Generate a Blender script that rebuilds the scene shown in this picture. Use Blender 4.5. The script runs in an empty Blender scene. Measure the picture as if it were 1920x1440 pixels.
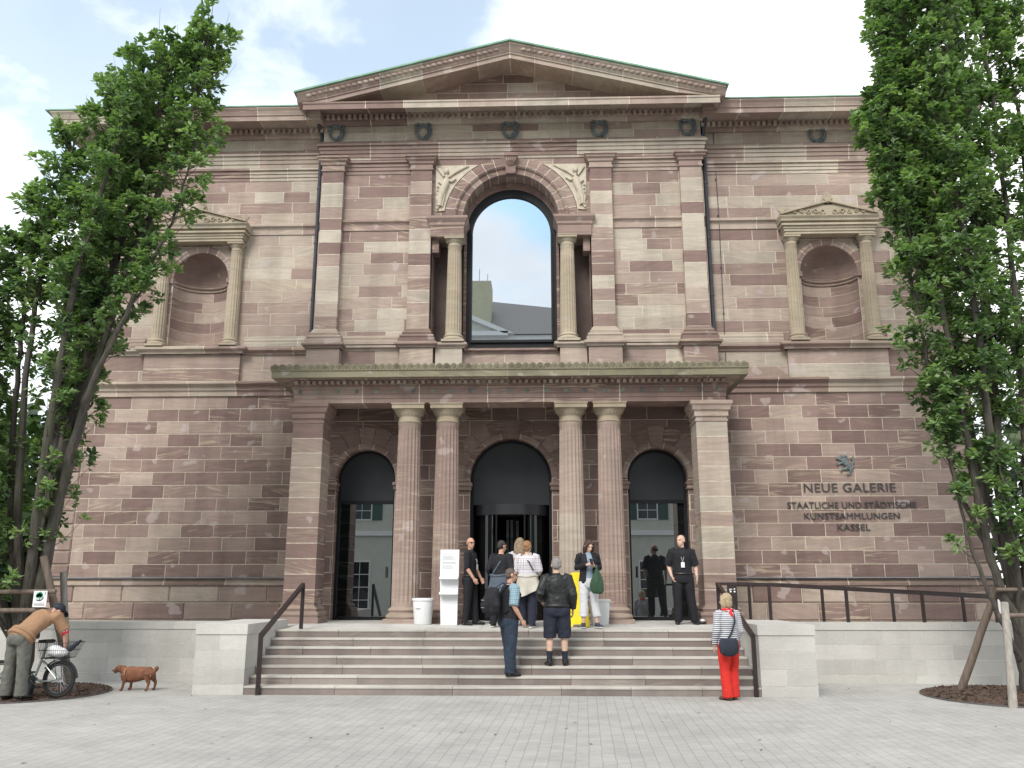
import bpy, bmesh, math, random
from math import sin, cos, pi, radians, sqrt
from mathutils import Vector, Matrix, noise as mnoise
SC = bpy.context.scene
COL = SC.collection
RND = random.Random(11)

# ---------------------------------------------------------------- camera
cam_d = bpy.data.cameras.new("camera"); cam = bpy.data.objects.new("camera", cam_d); COL.objects.link(cam)
cam_d.sensor_width = 36.0; cam_d.lens = 1604 / 1920 * 36.0
cam_d.clip_start = 0.1; cam_d.clip_end = 3000
cam.location = (0.67, 0.0, 1.747)
cam.rotation_euler = (radians(90 + 13.33), 0, radians(1.84))
SC.camera = cam
# ---------------------------------------------------------------- light
SUN_ELEV, SUN_AZ = 43.0, 200.0          # azimuth measured clockwise from +Y
SC.view_settings.view_transform = 'Standard'; SC.view_settings.look = 'None'
SC.view_settings.gamma = 1.0; SC.view_settings.exposure = 0.90
sun_d = bpy.data.lights.new("sun", 'SUN'); sun_d.energy = 1.7; sun_d.angle = radians(24); sun_d.color = (1.0, .96, .9)
sun = bpy.data.objects.new("sun", sun_d); COL.objects.link(sun)
_az, _el = radians(SUN_AZ), radians(SUN_ELEV)
sdir = Vector((sin(_az) * cos(_el), cos(_az) * cos(_el), sin(_el)))
sun.rotation_euler = sdir.to_track_quat('Z', 'Y').to_euler(); sun.location = sdir * 40

class NT:
    """tiny helper round a node tree"""
    def __init__(s, tree): s.t = tree; s.n = tree.nodes; s.l = tree.links
    def add(s, typ, ins=None, **kw):
        nd = s.n.new(typ)
        for k, v in kw.items(): setattr(nd, k, v)
        if ins:
            for k, v in ins.items():
                sock = nd.inputs[k]
                if hasattr(v, 'is_output'): s.l.new(v, sock)
                else: sock.default_value = v
        return nd
    def math(s, op, a, b=0.0, clamp=False):
        return s.add('ShaderNodeMath', {0: a, 1: b}, operation=op, use_clamp=clamp).outputs[0]
    def mix(s, f, a, b, bl='MIX'):
        m = s.add('ShaderNodeMix', data_type='RGBA', blend_type=bl)
        for k, v in ((0, f), (6, a), (7, b)):
            if hasattr(v, 'is_output'): s.l.new(v, m.inputs[k])
            else: m.inputs[k].default_value = (tuple(v) + (1,))[:4] if k else v
        return m.outputs[2]
    def ramp(s, f, stops, interp='LINEAR'):
        r = s.add('ShaderNodeValToRGB', {0: f}); e = r.color_ramp; e.interpolation = interp
        while len(e.elements) < len(stops): e.elements.new(0.5)
        for el, (p, c) in zip(e.elements, stops):
            el.position = p; el.color = (c, c, c, 1) if isinstance(c, (int, float)) else tuple(c) + (1,)
        return r.outputs[0]
    def noise(s, vec, scale, detail=3.0, rough=.55, dist=0.0):
        return s.add('ShaderNodeTexNoise', {'Vector': vec, 'Scale': scale, 'Detail': detail, 'Roughness': rough, 'Distortion': dist}).outputs[0]

world = bpy.data.worlds.new("World"); SC.world = world; world.use_nodes = True
w = NT(world.node_tree); w.n.clear()
sky = w.add('ShaderNodeTexSky', sky_type='NISHITA', sun_disc=False, sun_elevation=_el, sun_rotation=_az, air_density=1.0, dust_density=0.6)
tc = w.add('ShaderNodeTexCoord').outputs['Generated']
sep = w.add('ShaderNodeSeparateXYZ', {0: tc})
zc_ = w.math('ADD', w.math('MAXIMUM', sep.outputs[2], 0.0), 0.28)
flat = w.add('ShaderNodeCombineXYZ', {0: w.math('DIVIDE', sep.outputs[0], zc_), 1: w.math('DIVIDE', sep.outputs[1], zc_), 2: 3.7}).outputs[0]
cl = w.math('ADD', w.math('MULTIPLY', w.noise(flat, 1.15, 9, .56, .25), .62), w.math('MULTIPLY', w.noise(flat, 4.2, 7, .58, .3), .38))
def dirmask(d, a0, a1):
    v = Vector(d).normalized()
    dt = w.add('ShaderNodeVectorMath', {0: tc, 1: tuple(v)}, operation='DOT_PRODUCT').outputs['Value']
    return w.add('ShaderNodeMapRange', {0: dt, 1: cos(radians(a0)), 2: cos(radians(a1)), 3: 0, 4: 1}, interpolation_type='SMOOTHSTEP').outputs[0]
gapm = dirmask((-.40, 1, .74), 21, 6)                 # an opening in the cloud, upper left
gapb = dirmask((.05, -1, .62), 11, 5)                 # another one behind the square
front = dirmask((.35, 1, .72), 40, 14)
clv = w.math('SUBTRACT', w.math('SUBTRACT', w.math('ADD', cl, w.math('MULTIPLY', front, .10)), w.math('MULTIPLY', gapm, .19)), w.math('MULTIPLY', gapb, .27))
cov = w.ramp(clv, [(.40, 0.0), (.475, .72), (.54, 1.0)])
cov2 = w.math('MULTIPLY_ADD', cov, .64); w.n[-1].inputs[2].default_value = .36
cov2 = w.math('MULTIPLY', cov2, w.math('SUBTRACT', 1.0, w.math('MULTIPLY', gapb, w.math('SUBTRACT', 1.0, cov))))
shade = w.ramp(w.noise(flat, 1.7, 5, .5), [(.35, (10.2, 10.6, 11.2)), (.62, (14.5, 14.5, 14.5))])
skyc = w.mix(1.0, sky.outputs[0], (1.75, 2.15, 1.95), 'MULTIPLY')
bg = w.add('ShaderNodeBackground', {'Color': w.mix(cov2, skyc, shade), 'Strength': 0.07})
w.l.new(bg.outputs[0], w.add('ShaderNodeOutputWorld').inputs[0])

# ---------------------------------------------------------------- materials
def new_mat(name):
    m = bpy.data.materials.new(name); m.use_nodes = True
    n = NT(m.node_tree); n.n.clear()
    out = n.add('ShaderNodeOutputMaterial'); p = n.add('ShaderNodeBsdfPrincipled')
    n.l.new(p.outputs[0], out.inputs[0])
    return m, n, p
def setin(n, p, k, v):
    if hasattr(v, 'is_output'): n.l.new(v, p.inputs[k])
    else: p.inputs[k].default_value = v
def bump(n, p, h, strength=.3, dist=.01):
    b = n.add('ShaderNodeBump', {'Strength': strength, 'Distance': dist, 'Height': h}); n.l.new(b.outputs[0], p.inputs['Normal'])
def pos(n): return n.add('ShaderNodeNewGeometry').outputs['Position']
def objc(n): return n.add('ShaderNodeTexCoord').outputs['Object']
def simple(name, c, rough=.7, var=.12, scale=6.0, metal=0.0, bmp=0.0, bscale=60., spec=.4, stretch=None):
    m, n, p = new_mat(name)
    v = objc(n)
    if stretch: v = n.add('ShaderNodeMapping', {0: v, 3: stretch}).outputs[0]
    f = n.noise(v, scale, 5, .6)
    lo = tuple(x * (1 - var) for x in c); hi = tuple(min(1, x * (1 + var)) for x in c)
    setin(n, p, 'Base Color', n.ramp(f, [(.3, lo), (.7, hi)]))
    p.inputs['Roughness'].default_value = rough; p.inputs['Metallic'].default_value = metal
    p.inputs['Specular IOR Level'].default_value = spec
    if bmp: bump(n, p, n.noise(v, bscale, 4), bmp, .01)
    return m
M = {}
def stone_mat(name, stops, mortar, cream, lichen=.0, streak=1.0, bright=1.0, rain=.16, patch=.55):
    m, n, p = new_mat(name)
    at = n.add('ShaderNodeAttribute', attribute_name='stone')
    sp = n.add('ShaderNodeSeparateColor', {0: at.outputs['Color']})
    R, G, B, A = sp.outputs[0], sp.outputs[1], sp.outputs[2], at.outputs['Alpha']
    ps = pos(n)
    off = n.add('ShaderNodeCombineXYZ', {0: n.math('MULTIPLY', G, 43.), 1: n.math('MULTIPLY', R, 17.), 2: n.math('MULTIPLY', G, 91.)}).outputs[0]
    v = n.add('ShaderNodeVectorMath', {0: ps, 1: off}, operation='ADD').outputs[0]
    rot = n.add('ShaderNodeVectorRotate', {'Vector': v, 'Axis': (0, 1, 0), 'Angle': n.math('MULTIPLY', n.math('SUBTRACT', B, .5), 1.1)}, rotation_type='AXIS_ANGLE').outputs[0]
    st = n.add('ShaderNodeMapping', {0: rot, 3: (.9, .9, 11.)}).outputs[0]
    s1 = n.noise(st, 1.3, 6, .62, .8)
    st2 = n.add('ShaderNodeMapping', {0: rot, 3: (.55, .55, 7.)}).outputs[0]
    s2 = n.noise(st2, 1.6, 4, .55, 1.6)
    base = n.ramp(R, [(q, tuple(x * bright for x in c)) for q, c in stops])
    c1 = n.mix(1.0, base, n.ramp(s1, [(.28, 1 - .17 * streak), (.72, 1 + .15 * streak)]), 'MULTIPLY')
    cf = n.math('MULTIPLY', n.ramp(s2, [(.53, 0.), (.66, 1.)]), n.ramp(G, [(.5, .03), (.85, .7 * streak)]))
    c2 = n.mix(cf, c1, tuple(x * bright for x in cream))
    big = n.noise(ps, .55, 4, .6)
    c3 = n.mix(1.0, c2, n.ramp(big, [(.3, .86), (.7, 1.12)]), 'MULTIPLY')
    pt = n.noise(n.add('ShaderNodeMapping', {0: ps, 3: (1., 1., 1.25)}).outputs[0], 2.3, 2, .4)
    c4 = n.mix(n.math('MULTIPLY', n.ramp(pt, [(.675, 0.), (.70, 1.)]), patch), c3, (.41 * bright, .35 * bright, .33 * bright))
    gr = n.noise(ps, 55, 4, .7)
    c5 = n.mix(1.0, c4, n.ramp(gr, [(.3, .90), (.7, 1.08)]), 'MULTIPLY')
    # rain streaks running down
    dr = n.noise(n.add('ShaderNodeMapping', {0: ps, 3: (1.5, 1.5, .16)}).outputs[0], 1.5, 5, .55)
    c6 = n.mix(1.0, c5, n.ramp(dr, [(.34, 1 - rain), (.54, 1.0)]), 'MULTIPLY')
    if lichen:
        nz = n.add('ShaderNodeSeparateXYZ', {0: n.add('ShaderNodeNewGeometry').outputs['Normal']}).outputs[2]
        lf = n.math('MULTIPLY', n.ramp(nz, [(.2, 0.), (.7, 1.)]), lichen)
        lf = n.math('MAXIMUM', lf, n.math('MULTIPLY', n.ramp(n.noise(ps, 3.1, 5, .65), [(.50, 0.), (.66, 1.)]), lichen * .6))
        c6 = n.mix(lf, c6, (.235, .215, .135))
    jn = n.mix(n.ramp(n.noise(ps, 9, 3), [(.35, 0.), (.65, 1.)]), mortar, tuple(x * .72 for x in mortar))
    setin(n, p, 'Base Color', n.mix(A, jn, c6))
    p.inputs['Roughness'].default_value = .88; p.inputs['Specular IOR Level'].default_value = .22
    bump(n, p, n.math('ADD', n.math('MULTIPLY', s1, .6), gr), .35, .006)
    return m
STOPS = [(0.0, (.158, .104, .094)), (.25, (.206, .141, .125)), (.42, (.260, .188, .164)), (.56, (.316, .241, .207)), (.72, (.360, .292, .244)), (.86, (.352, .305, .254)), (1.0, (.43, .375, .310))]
M['stone'] = stone_mat('sandstone', STOPS, (.66, .575, .47), (.45, .37, .275), lichen=.30, bright=1.15)
M['cream'] = stone_mat('pale_sandstone', [(0, (.33, .27, .20)), (.5, (.40, .335, .25)), (1, (.45, .39, .30))], (.5, .44, .35), (.52, .46, .36), lichen=.25, streak=.7)
M['moss'] = stone_mat('mossy_sandstone', [(0, (.16, .145, .10)), (1, (.25, .225, .16))], (.3, .27, .2), (.36, .33, .25), lichen=.75)
M['white_stone'] = stone_mat('pale_limestone', [(0, (.42, .405, .378)), (.5, (.475, .46, .43)), (1, (.53, .512, .482))], (.66, .64, .60), (.48, .46, .40), streak=.22, rain=.09, patch=.10)
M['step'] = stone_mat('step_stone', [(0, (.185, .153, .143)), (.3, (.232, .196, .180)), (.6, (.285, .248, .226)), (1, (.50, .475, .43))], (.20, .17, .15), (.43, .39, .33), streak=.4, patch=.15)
M['relief'] = simple('relief_stucco', (.50, .44, .35), .85, .16, 7, bmp=.4, bscale=30)
M['bronze'] = simple('weathered_bronze', (.145, .168, .175), .6, .35, 9, metal=.25, bmp=.4, bscale=40)
M['verdigris'] = simple('verdigris', (.215, .265, .235), .75, .25, 8)
M['verdigris_edge'] = simple('copper_sheet', (.17, .31, .22), .65, .25, 3)
M['letter'] = simple('dark_letter_metal', (.066, .062, .064), .5, .2, 9, metal=.3)
M['lead'] = simple('lead_sheet', (.20, .205, .22), .55, .25, 4)
M['pipe'] = simple('downpipe_paint', (.05, .052, .066), .45, .2, 5)
M['frame'] = simple('black_frame_metal', (.011, .011, .013), .55, .2, 5, spec=.25)
M['panel'] = simple('dark_panel_metal', (.030, .032, .037), .42, .12, 3, metal=.2)
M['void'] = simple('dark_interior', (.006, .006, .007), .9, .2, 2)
M['rail'] = simple('dark_brown_rail_paint', (.034, .024, .024), .4, .2, 8, metal=.2)
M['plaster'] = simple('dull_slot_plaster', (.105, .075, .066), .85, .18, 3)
def glass_mat(name, tint, refl, inner):
    m, n, p = new_mat(name); out = [x for x in n.n if x.type == 'OUTPUT_MATERIAL'][0]; n.n.remove(p)
    g = n.add('ShaderNodeBsdfGlossy', {'Color': tint + (1,), 'Roughness': .004})
    d = n.add('ShaderNodeBsdfDiffuse', {'Color': inner + (1,)})
    fr = n.add('ShaderNodeFresnel', {'IOR': 1.5}).outputs[0]
    mx = n.add('ShaderNodeMixShader', {0: n.math('ADD', fr, refl, True), 1: d.outputs[0], 2: g.outputs[0]})
    n.l.new(mx.outputs[0], out.inputs[0]); return m
M['mirror_glass'] = glass_mat('coated_window_glass', (.86, .93, 1.0), .52, (.03, .035, .04))
M['door_glass'] = glass_mat('door_glass', (.92, .97, 1.0), .26, (.012, .014, .015))
M['black_glass'] = glass_mat('dark_lobby_glass', (.9, .95, 1.0), .0, (.006, .006, .007))

# ---------------------------------------------------------------- mesh builder
class MB:
    def __init__(s): s.v = []; s.f = []; s.a = []; s.sm = []; s.mi = []; s.M = None; s.mat = 0
    def stone(s, lo=0., hi=1.): return (RND.uniform(lo, hi), RND.random(), RND.choice([.5, .5, .5, .44, .56, .5, .3, .72, .62]), 1.)
    def addv(s, pts):
        b = len(s.v)
        if s.M is not None: pts = [tuple(s.M @ Vector(p)) for p in pts]
        s.v.extend(pts); return b
    def face(s, idx, a=None, sm=False): s.f.append(tuple(idx)); s.a.append(a or (.5, .5, .5, 1.)); s.sm.append(sm); s.mi.append(s.mat)
    def poly(s, pts, a=None, sm=False):
        b = s.addv(pts); s.face(range(b, b + len(pts)), a, sm)
    def box(s, x0, x1, y0, y1, z0, z1, a=None, ch=0.0):
        if ch > 0:
            b = s.addv([(x0, y1, z0), (x1, y1, z0), (x1, y1, z1), (x0, y1, z1), (x0, y0 + ch, z0), (x1, y0 + ch, z0), (x1, y0 + ch, z1), (x0, y0 + ch, z1),
                        (x0 + ch, y0, z0 + ch), (x1 - ch, y0, z0 + ch), (x1 - ch, y0, z1 - ch), (x0 + ch, y0, z1 - ch)])
            F = [(3, 2, 1, 0), (0, 1, 5, 4), (1, 2, 6, 5), (2, 3, 7, 6), (3, 0, 4, 7), (4, 5, 9, 8), (5, 6, 10, 9), (6, 7, 11, 10), (7, 4, 8, 11), (8, 9, 10, 11)]
        else:
            b = s.addv([(x0, y0, z0), (x1, y0, z0), (x1, y1, z0), (x0, y1, z0), (x0, y0, z1), (x1, y0, z1), (x1, y1, z1), (x0, y1, z1)])
            F = [(3, 2, 1, 0), (4, 5, 6, 7), (0, 1, 5, 4), (1, 2, 6, 5), (2, 3, 7, 6), (3, 0, 4, 7)]
        for q in F: s.face([b + i for i in q], a)
    def prism(s, pts, y0, y1, a=None, sm=False):      # pts in XZ, front at y0, back at y1
        k = len(pts); b = s.addv([(x, y0, z) for x, z in pts] + [(x, y1, z) for x, z in pts])
        s.face(range(b, b + k), a); s.face(range(b + 2 * k - 1, b + k - 1, -1), a)
        for i in range(k):
            j = (i + 1) % k; s.face((b + i, b + k + i, b + k + j, b + j), a, sm)
    def grid(s, rows, a=None, sm=True, closed=False):
        k = len(rows[0]); b = s.addv([p for r in rows for p in r])
        for i in range(len(rows) - 1):
            for j in range(k if closed else k - 1):
                j2 = (j + 1) % k
                s.face((b + i * k + j, b + i * k + j2, b + (i + 1) * k + j2, b + (i + 1) * k + j), a(i, j) if callable(a) else a, sm)
    def lathe(s, c, prof, seg=24, a=None, flute=0, fd=0., cap=True):
        rows = []
        for r, z, *fl in prof:
            on = fl[0] if fl else 0
            row = []
            for k in range(seg):
                t = 2 * pi * k / seg; rr = r
                if flute and on: rr = r - fd * on * abs(sin(t * flute / 2)) ** .75
                row.append((c[0] + rr * cos(t), c[1] + rr * sin(t), c[2] + z))
            rows.append(row)
        s.grid(rows, a, True, True)
        if cap: s.poly(rows[-1], a if not callable(a) else None); s.poly(rows[0][::-1], a if not callable(a) else None)
    def tube(s, pts, rad, seg=8, a=None, cap=True, side=None, sm=True):
        """tube through pts; rad: radius or (ra, rb) per point, ra along 'side'"""
        pts = [Vector(p) for p in pts]; n = len(pts)
        if not isinstance(rad, (list,)): rad = [rad] * n
        rad = [(r, r) if isinstance(r, (int, float)) else r for r in rad]
        rows = []; pu = None
        for i in range(n):
            d = (pts[min(i + 1, n - 1)] - pts[max(i - 1, 0)])
            d = d.normalized() if d.length > 1e-9 else Vector((0, 0, 1))
            u = Vector(side) if side is not None else (pu if pu is not None else (Vector((1, 0, 0)) if abs(d.x) < .8 else Vector((0, 1, 0))))
            u = u - d * u.dot(d)
            if u.length < 1e-6: u = d.orthogonal()
            u.normalize(); pu = u; q = d.cross(u)
            rows.append([tuple(pts[i] + u * (rad[i][0] * cos(2 * pi * k / seg)) + q * (rad[i][1] * sin(2 * pi * k / seg))) for k in range(seg)])
        s.grid(rows, a, sm, True)
        if cap: s.poly(rows[-1], a, sm); s.poly(rows[0][::-1], a, sm)
    def ball(s, c, r, seg=12, rings=8, a=None, R=None):
        r = (r, r, r) if isinstance(r, (int, float)) else r
        rows = []
        for i in range(rings + 1):
            ph = pi * (i / rings) ; ph = min(max(ph, .02), pi - .02)
            row = []
            for k in range(seg):
                v = Vector((r[0] * sin(ph) * cos(2 * pi * k / seg), r[1] * sin(ph) * sin(2 * pi * k / seg), -r[2] * cos(ph)))
                if R is not None: v = R @ v
                row.append((c[0] + v.x, c[1] + v.y, c[2] + v.z))
            rows.append(row)
        s.grid(rows, a, True, True); s.poly(rows[-1], a, True); s.poly(rows[0][::-1], a, True)
    # --- swept moulding with block joints; prof = [(out, z)...], path = [(x, y)...] with the outside on its right hand
    def sweep(s, prof, path, seg=(1.0, 1.8), tone=(0., 1.), joint=.020, caps=True, sm=False):
        P = [Vector((x, y)) for x, y in path]; n = len(P)
        D = [(P[i + 1] - P[i]).normalized() for i in range(n - 1)]
        N = [Vector((d.y, -d.x)) for d in D]
        def corner(i):
            if i == 0: return N[0]
            if i == n - 1: return N[-1]
            m = N[i - 1] + N[i]; return m / (1 + N[i - 1].dot(N[i]))
        secs = []                                       # (point, offset vector, attr for the stretch after it)
        cur = s.stone(*tone)
        for i in range(n - 1):
            L = (P[i + 1] - P[i]).length
            secs.append((P[i], corner(i), cur))
            t = RND.uniform(*seg) if seg else 1e9
            while t < L - .35:
                secs.append((P[i] + D[i] * (t - joint / 2), N[i], (0, 0, 0, 0.))); cur = s.stone(*tone)
                secs.append((P[i] + D[i] * (t + joint / 2), N[i], cur)); t += RND.uniform(*seg)
        secs.append((P[-1], corner(n - 1), cur))
        k = len(prof)
        rows = [[(p.x + o.x * q[0], p.y + o.y * q[0], q[1]) for q in prof] for p, o, _ in secs]
        b = s.addv([p for r in rows for p in r])
        for i in range(len(rows) - 1):
            for j in range(k - 1):
                s.face((b + i * k + j, b + (i + 1) * k + j, b + (i + 1) * k + j + 1, b + i * k + j + 1), secs[i][2], sm)
        if caps:
            s.poly(rows[0][::-1], secs[0][2]); s.poly(rows[-1], secs[-1][2])
    def dentils(s, path, o0, o1, z0, z1, wd=.075, gap=.065, a=None):
        for i in range(len(path) - 1):
            p, q = Vector(path[i]), Vector(path[i + 1]); d = (q - p).normalized(); nn = Vector((d.y, -d.x)); L = (q - p).length
            k = int(L / (wd + gap)); st = L / k
            for j in range(k):
                c = p + d * (st * (j + .5)); e = d * wd / 2
                pts = []
                for z in (z0, z1):
                    for sg, oo in ((-1, o0), (1, o0), (1, o1), (-1, o1)):
                        v = c + e * sg + nn * oo; pts.append((v.x, v.y, z))
                b = s.addv(pts); aa = a or s.stone(.3, .8)
                for f in ((3, 2, 1, 0), (4, 5, 6, 7), (0, 1, 5, 4), (1, 2, 6, 5), (2, 3, 7, 6), (3, 0, 4, 7)): s.face([b + t for t in f], aa)
    # --- moulding swept round an arch; prof = [(r, y)...]
    def arch(s, xc, zc, prof, a0=0., a1=pi, blocks=11, tone=(0., 1.), steps=4, joint=.018, start=None):
        k = len(prof); rm = max(q[0] for q in prof)
        for bl in range(blocks):
            t0 = a0 + (a1 - a0) * bl / blocks; t1 = a0 + (a1 - a0) * (bl + 1) / blocks
            at = s.stone(*tone); hj = joint / 2 / rm
            ts = [t0, t0 + hj] + [t0 + (t1 - t0) * q / steps for q in range(1, steps)] + [t1 - hj, t1]
            rows = [[(xc + q[0] * cos(t), q[1], zc + q[0] * sin(t)) for q in prof] for t in ts]
            s.grid(rows, lambda i, j: (0, 0, 0, 0.) if i in (0, len(ts) - 2) else at, False)
    # --- wall of squared blocks
    @staticmethod
    def cut(x0, x1, z0, z1, cuts, grow=0.):
        """polygons of the rectangle that lie above / outside arched openings (xc, R, zspring, zbottom)"""
        cs = [c for c in cuts if c[0] - c[1] - grow < x1 and c[0] + c[1] + grow > x0 and z1 > c[3] + 1e-6]
        if not cs: return [[(x0, z0), (x1, z0), (x1, z1), (x0, z1)]]
        xs = {x0, x1}
        for xc, R, zs, zb in cs:
            R += grow
            for q in range(33):
                x = xc - R * cos(pi * q / 32)
                if x0 < x < x1: xs.add(x)
        xs = sorted(xs)
        def low(x, inside):
            z = z0
            for xc, R, zs, zb in cs:
                R += grow
                if abs(inside - xc) < R: z = max(z, zs + sqrt(max(0, R * R - (x - xc) ** 2)))
            return z
        out = []; run = []
        for i in range(len(xs) - 1):
            a, b = xs[i], xs[i + 1]; m = (a + b) / 2; la, lb = low(a, m), low(b, m)
            if min(la, lb) >= z1 - .012:
                if run: out.append(run); run = []
                continue
            la, lb = min(la, z1), min(lb, z1)
            if run and abs(run[-1][1] - la) < 1e-6: run.append((b, lb))
            elif run: run += [(a, la), (b, lb)]
            else: run = [(a, la), (b, lb)]
        if run: out.append(run)
        return [r + [(r[-1][0], z1), (r[0][0], z1)] for r in out if r[-1][0] - r[0][0] > .02]
    def blockpoly(s, pts, y, proud, a):
        k = len(pts); b = s.addv([(x, y - proud, z) for x, z in pts] + [(x, y + .002, z) for x, z in pts])
        s.face(range(b, b + k), a)
        for i in range(k):
            j = (i + 1) % k; s.face((b + i, b + k + i, b + k + j, b + j), a)
    def backing(s, x0, x1, z0, z1, y, cuts=()):
        zb = sorted({z0, z1} | {c[3] for c in cuts if z0 < c[3] < z1})
        for i in range(len(zb) - 1):
            for pts in s.cut(x0, x1, zb[i], zb[i + 1], cuts): s.poly([(x, y, z) for x, z in pts], (0, 0, 0, 0.))
    def ashlar(s, x0, x1, zs, y, lens=(.7, .8), cuts=(), tone=(0., 1.), j=.018, proud=.005, ch=0., phase=None, back=True, tones=None):
        if back: s.backing(x0, x1, zs[0], zs[-1], y, cuts)
        for i in range(len(zs) - 1):
            z0, z1 = zs[i], zs[i + 1]
            xs = [x0]
            x = x0 + (RND.uniform(.25, 1.0) * lens[1] if phase is None else phase[i % len(phase)])
            while x < x1 - .22:
                xs.append(x); x += RND.uniform(*lens)
            xs.append(x1)
            for q in range(len(xs) - 1):
                a = s.stone(*tone)
                if tones: a = (tones(a[0]),) + a[1:]
                X0, X1, Z0, Z1 = xs[q] + j / 2, xs[q + 1] - j / 2, z0 + j / 2, z1 - j / 2
                if ch: s.box(X0, X1, y - proud, y + .002, Z0, Z1, a, ch); continue
                for pts in s.cut(X0, X1, Z0, Z1, cuts, j / 2): s.blockpoly(pts, y, proud, a)
    def pier(s, x0, x1, y0, y1, zs, tone=(0., 1.), j=.020):
        for i in range(len(zs) - 1):
            s.box(x0, x1, y0, y1, zs[i] + j / 2, zs[i + 1] - j / 2, s.stone(*tone))
        s.box(x0 + .003, x1 - .003, y0 + .003, y1, zs[0], zs[-1] - .001, (0, 0, 0, 0.))
    def build(s, name, mats, parent=None, sharp=38, loc=None, rotz=0., label=None, cat=None, group=None, kind=None):
        me = bpy.data.meshes.new(name); me.from_pydata(s.v, [], s.f)
        mats = mats if isinstance(mats, (list, tuple)) else [mats]
        for m in mats: me.materials.append(m)
        at = me.attributes.new('stone', 'FLOAT_COLOR', 'CORNER')
        flat_ = []
        for f, a in zip(s.f, s.a): flat_.extend(a * len(f))
        at.data.foreach_set('color', flat_)
        me.polygons.foreach_set('use_smooth', s.sm); me.polygons.foreach_set('material_index', s.mi)
        me.update()
        if any(s.sm) and sharp: me.set_sharp_from_angle(angle=radians(sharp))
        o = bpy.data.objects.new(name, me); COL.objects.link(o)
        if parent is not None: o.parent = parent
        if loc is not None: o.location = loc
        o.rotation_euler.z = rotz
        tag(o, label, cat, group, kind)
        return o
def tag(o, label=None, cat=None, group=None, kind=None):
    for k, v in (('label', label), ('category', cat), ('group', group), ('kind', kind)):
        if v: o[k] = v
    return o
def thing(name, loc, label, cat, group=None, rotz=0.):
    o = bpy.data.objects.new(name, None); COL.objects.link(o); o.location = loc; o.rotation_euler.z = rotz
    o.empty_display_size = .3
    return tag(o, label, cat, group)
def lin(a, b, n): return [a + (b - a) * i / n for i in range(n + 1)]
# ================================================================ ground
def ground_mat():
    m, n, p = new_mat('pale_paving'); ps = pos(n)
    warp = n.add('ShaderNodeVectorMath', {0: ps, 1: n.add('ShaderNodeVectorMath', {0: n.add('ShaderNodeTexNoise', {'Vector': ps, 'Scale': 2.1, 'Detail': 2.}).outputs['Color'], 1: (.03, .03, 0)}, operation='MULTIPLY').outputs[0]}, operation='ADD').outputs[0]
    rotv = n.add('ShaderNodeVectorRotate', {'Vector': warp, 'Axis': (0, 0, 1), 'Angle': 1.5708 + .05}, rotation_type='AXIS_ANGLE').outputs[0]
    bt = n.add('ShaderNodeTexBrick', {'Vector': rotv, 'Color1': (.410, .398, .376, 1), 'Color2': (.378, .366, .344, 1), 'Mortar': (.295, .282, .262, 1), 'Scale': 1.0, 'Mortar Size': .005, 'Mortar Smooth': .3, 'Bias': -.1, 'Brick Width': .21, 'Row Height': .14}, offset=.5)
    big = n.ramp(n.noise(ps, .32, 6, .62), [(.3, .88), (.7, 1.08)])
    c = n.mix(1.0, bt.outputs[0], big, 'MULTIPLY')
    mid = n.ramp(n.noise(ps, 1.7, 6, .68), [(.3, .86), (.7, 1.08)])
    c = n.mix(1.0, c, mid, 'MULTIPLY')
    spots = n.ramp(n.noise(ps, 7.5, 3, .5), [(.70, 0.), (.76, 1.)])
    c = n.mix(n.math('MULTIPLY', spots, .45), c, (.17, .155, .135))
    c = n.mix(1.0, c, n.ramp(n.noise(ps, 90, 3, .7), [(.3, .86), (.7, 1.12)]), 'MULTIPLY')
    setin(n, p, 'Base Color', c); p.inputs['Roughness'].default_value = .85; p.inputs['Specular IOR Level'].default_value = .25
    bump(n, p, n.math('ADD', n.math('MULTIPLY', bt.outputs[1], -1.), n.math('MULTIPLY', n.noise(ps, 60, 3), .5)), .5, .006)
    return m
M['paving'] = ground_mat()
g = MB()
xs_ = [-900, -60, -20, 20, 60, 900]; ys_ = [-900, -60, -5, 15, 40, 900]
g.grid([[(x, y, 0.) for x in xs_] for y in ys_], None, False)
g.build('ground', M['paving'], kind='structure')

# ================================================================ museum building
BLD = thing('museum_building', (0, 20, 0), 'red and beige sandstone gallery building with pedimented front, columned portico and big arched window', 'building')
def part(mb, name, mat, label=None, sharp=38):
    o = mb.build(name, mat, sharp=sharp, label=label)
    o.parent = BLD; o.matrix_parent_inverse = Matrix.Translation((0, -20, 0)); return o
def sub(mb, name, mat, par):
    o = mb.build(name, mat); o.parent = par; o.matrix_parent_inverse = Matrix.Translation((0, 0, 0)); return o
W, C, DW = 20.3, 20.0, 20.0          # wing plane, middle plane, door wall plane
HX = 10.98                           # half width of the whole front
AX = 4.86                            # half width of the middle part
NX = 7.90                            # niche centre
def tonew(r): return r
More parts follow.
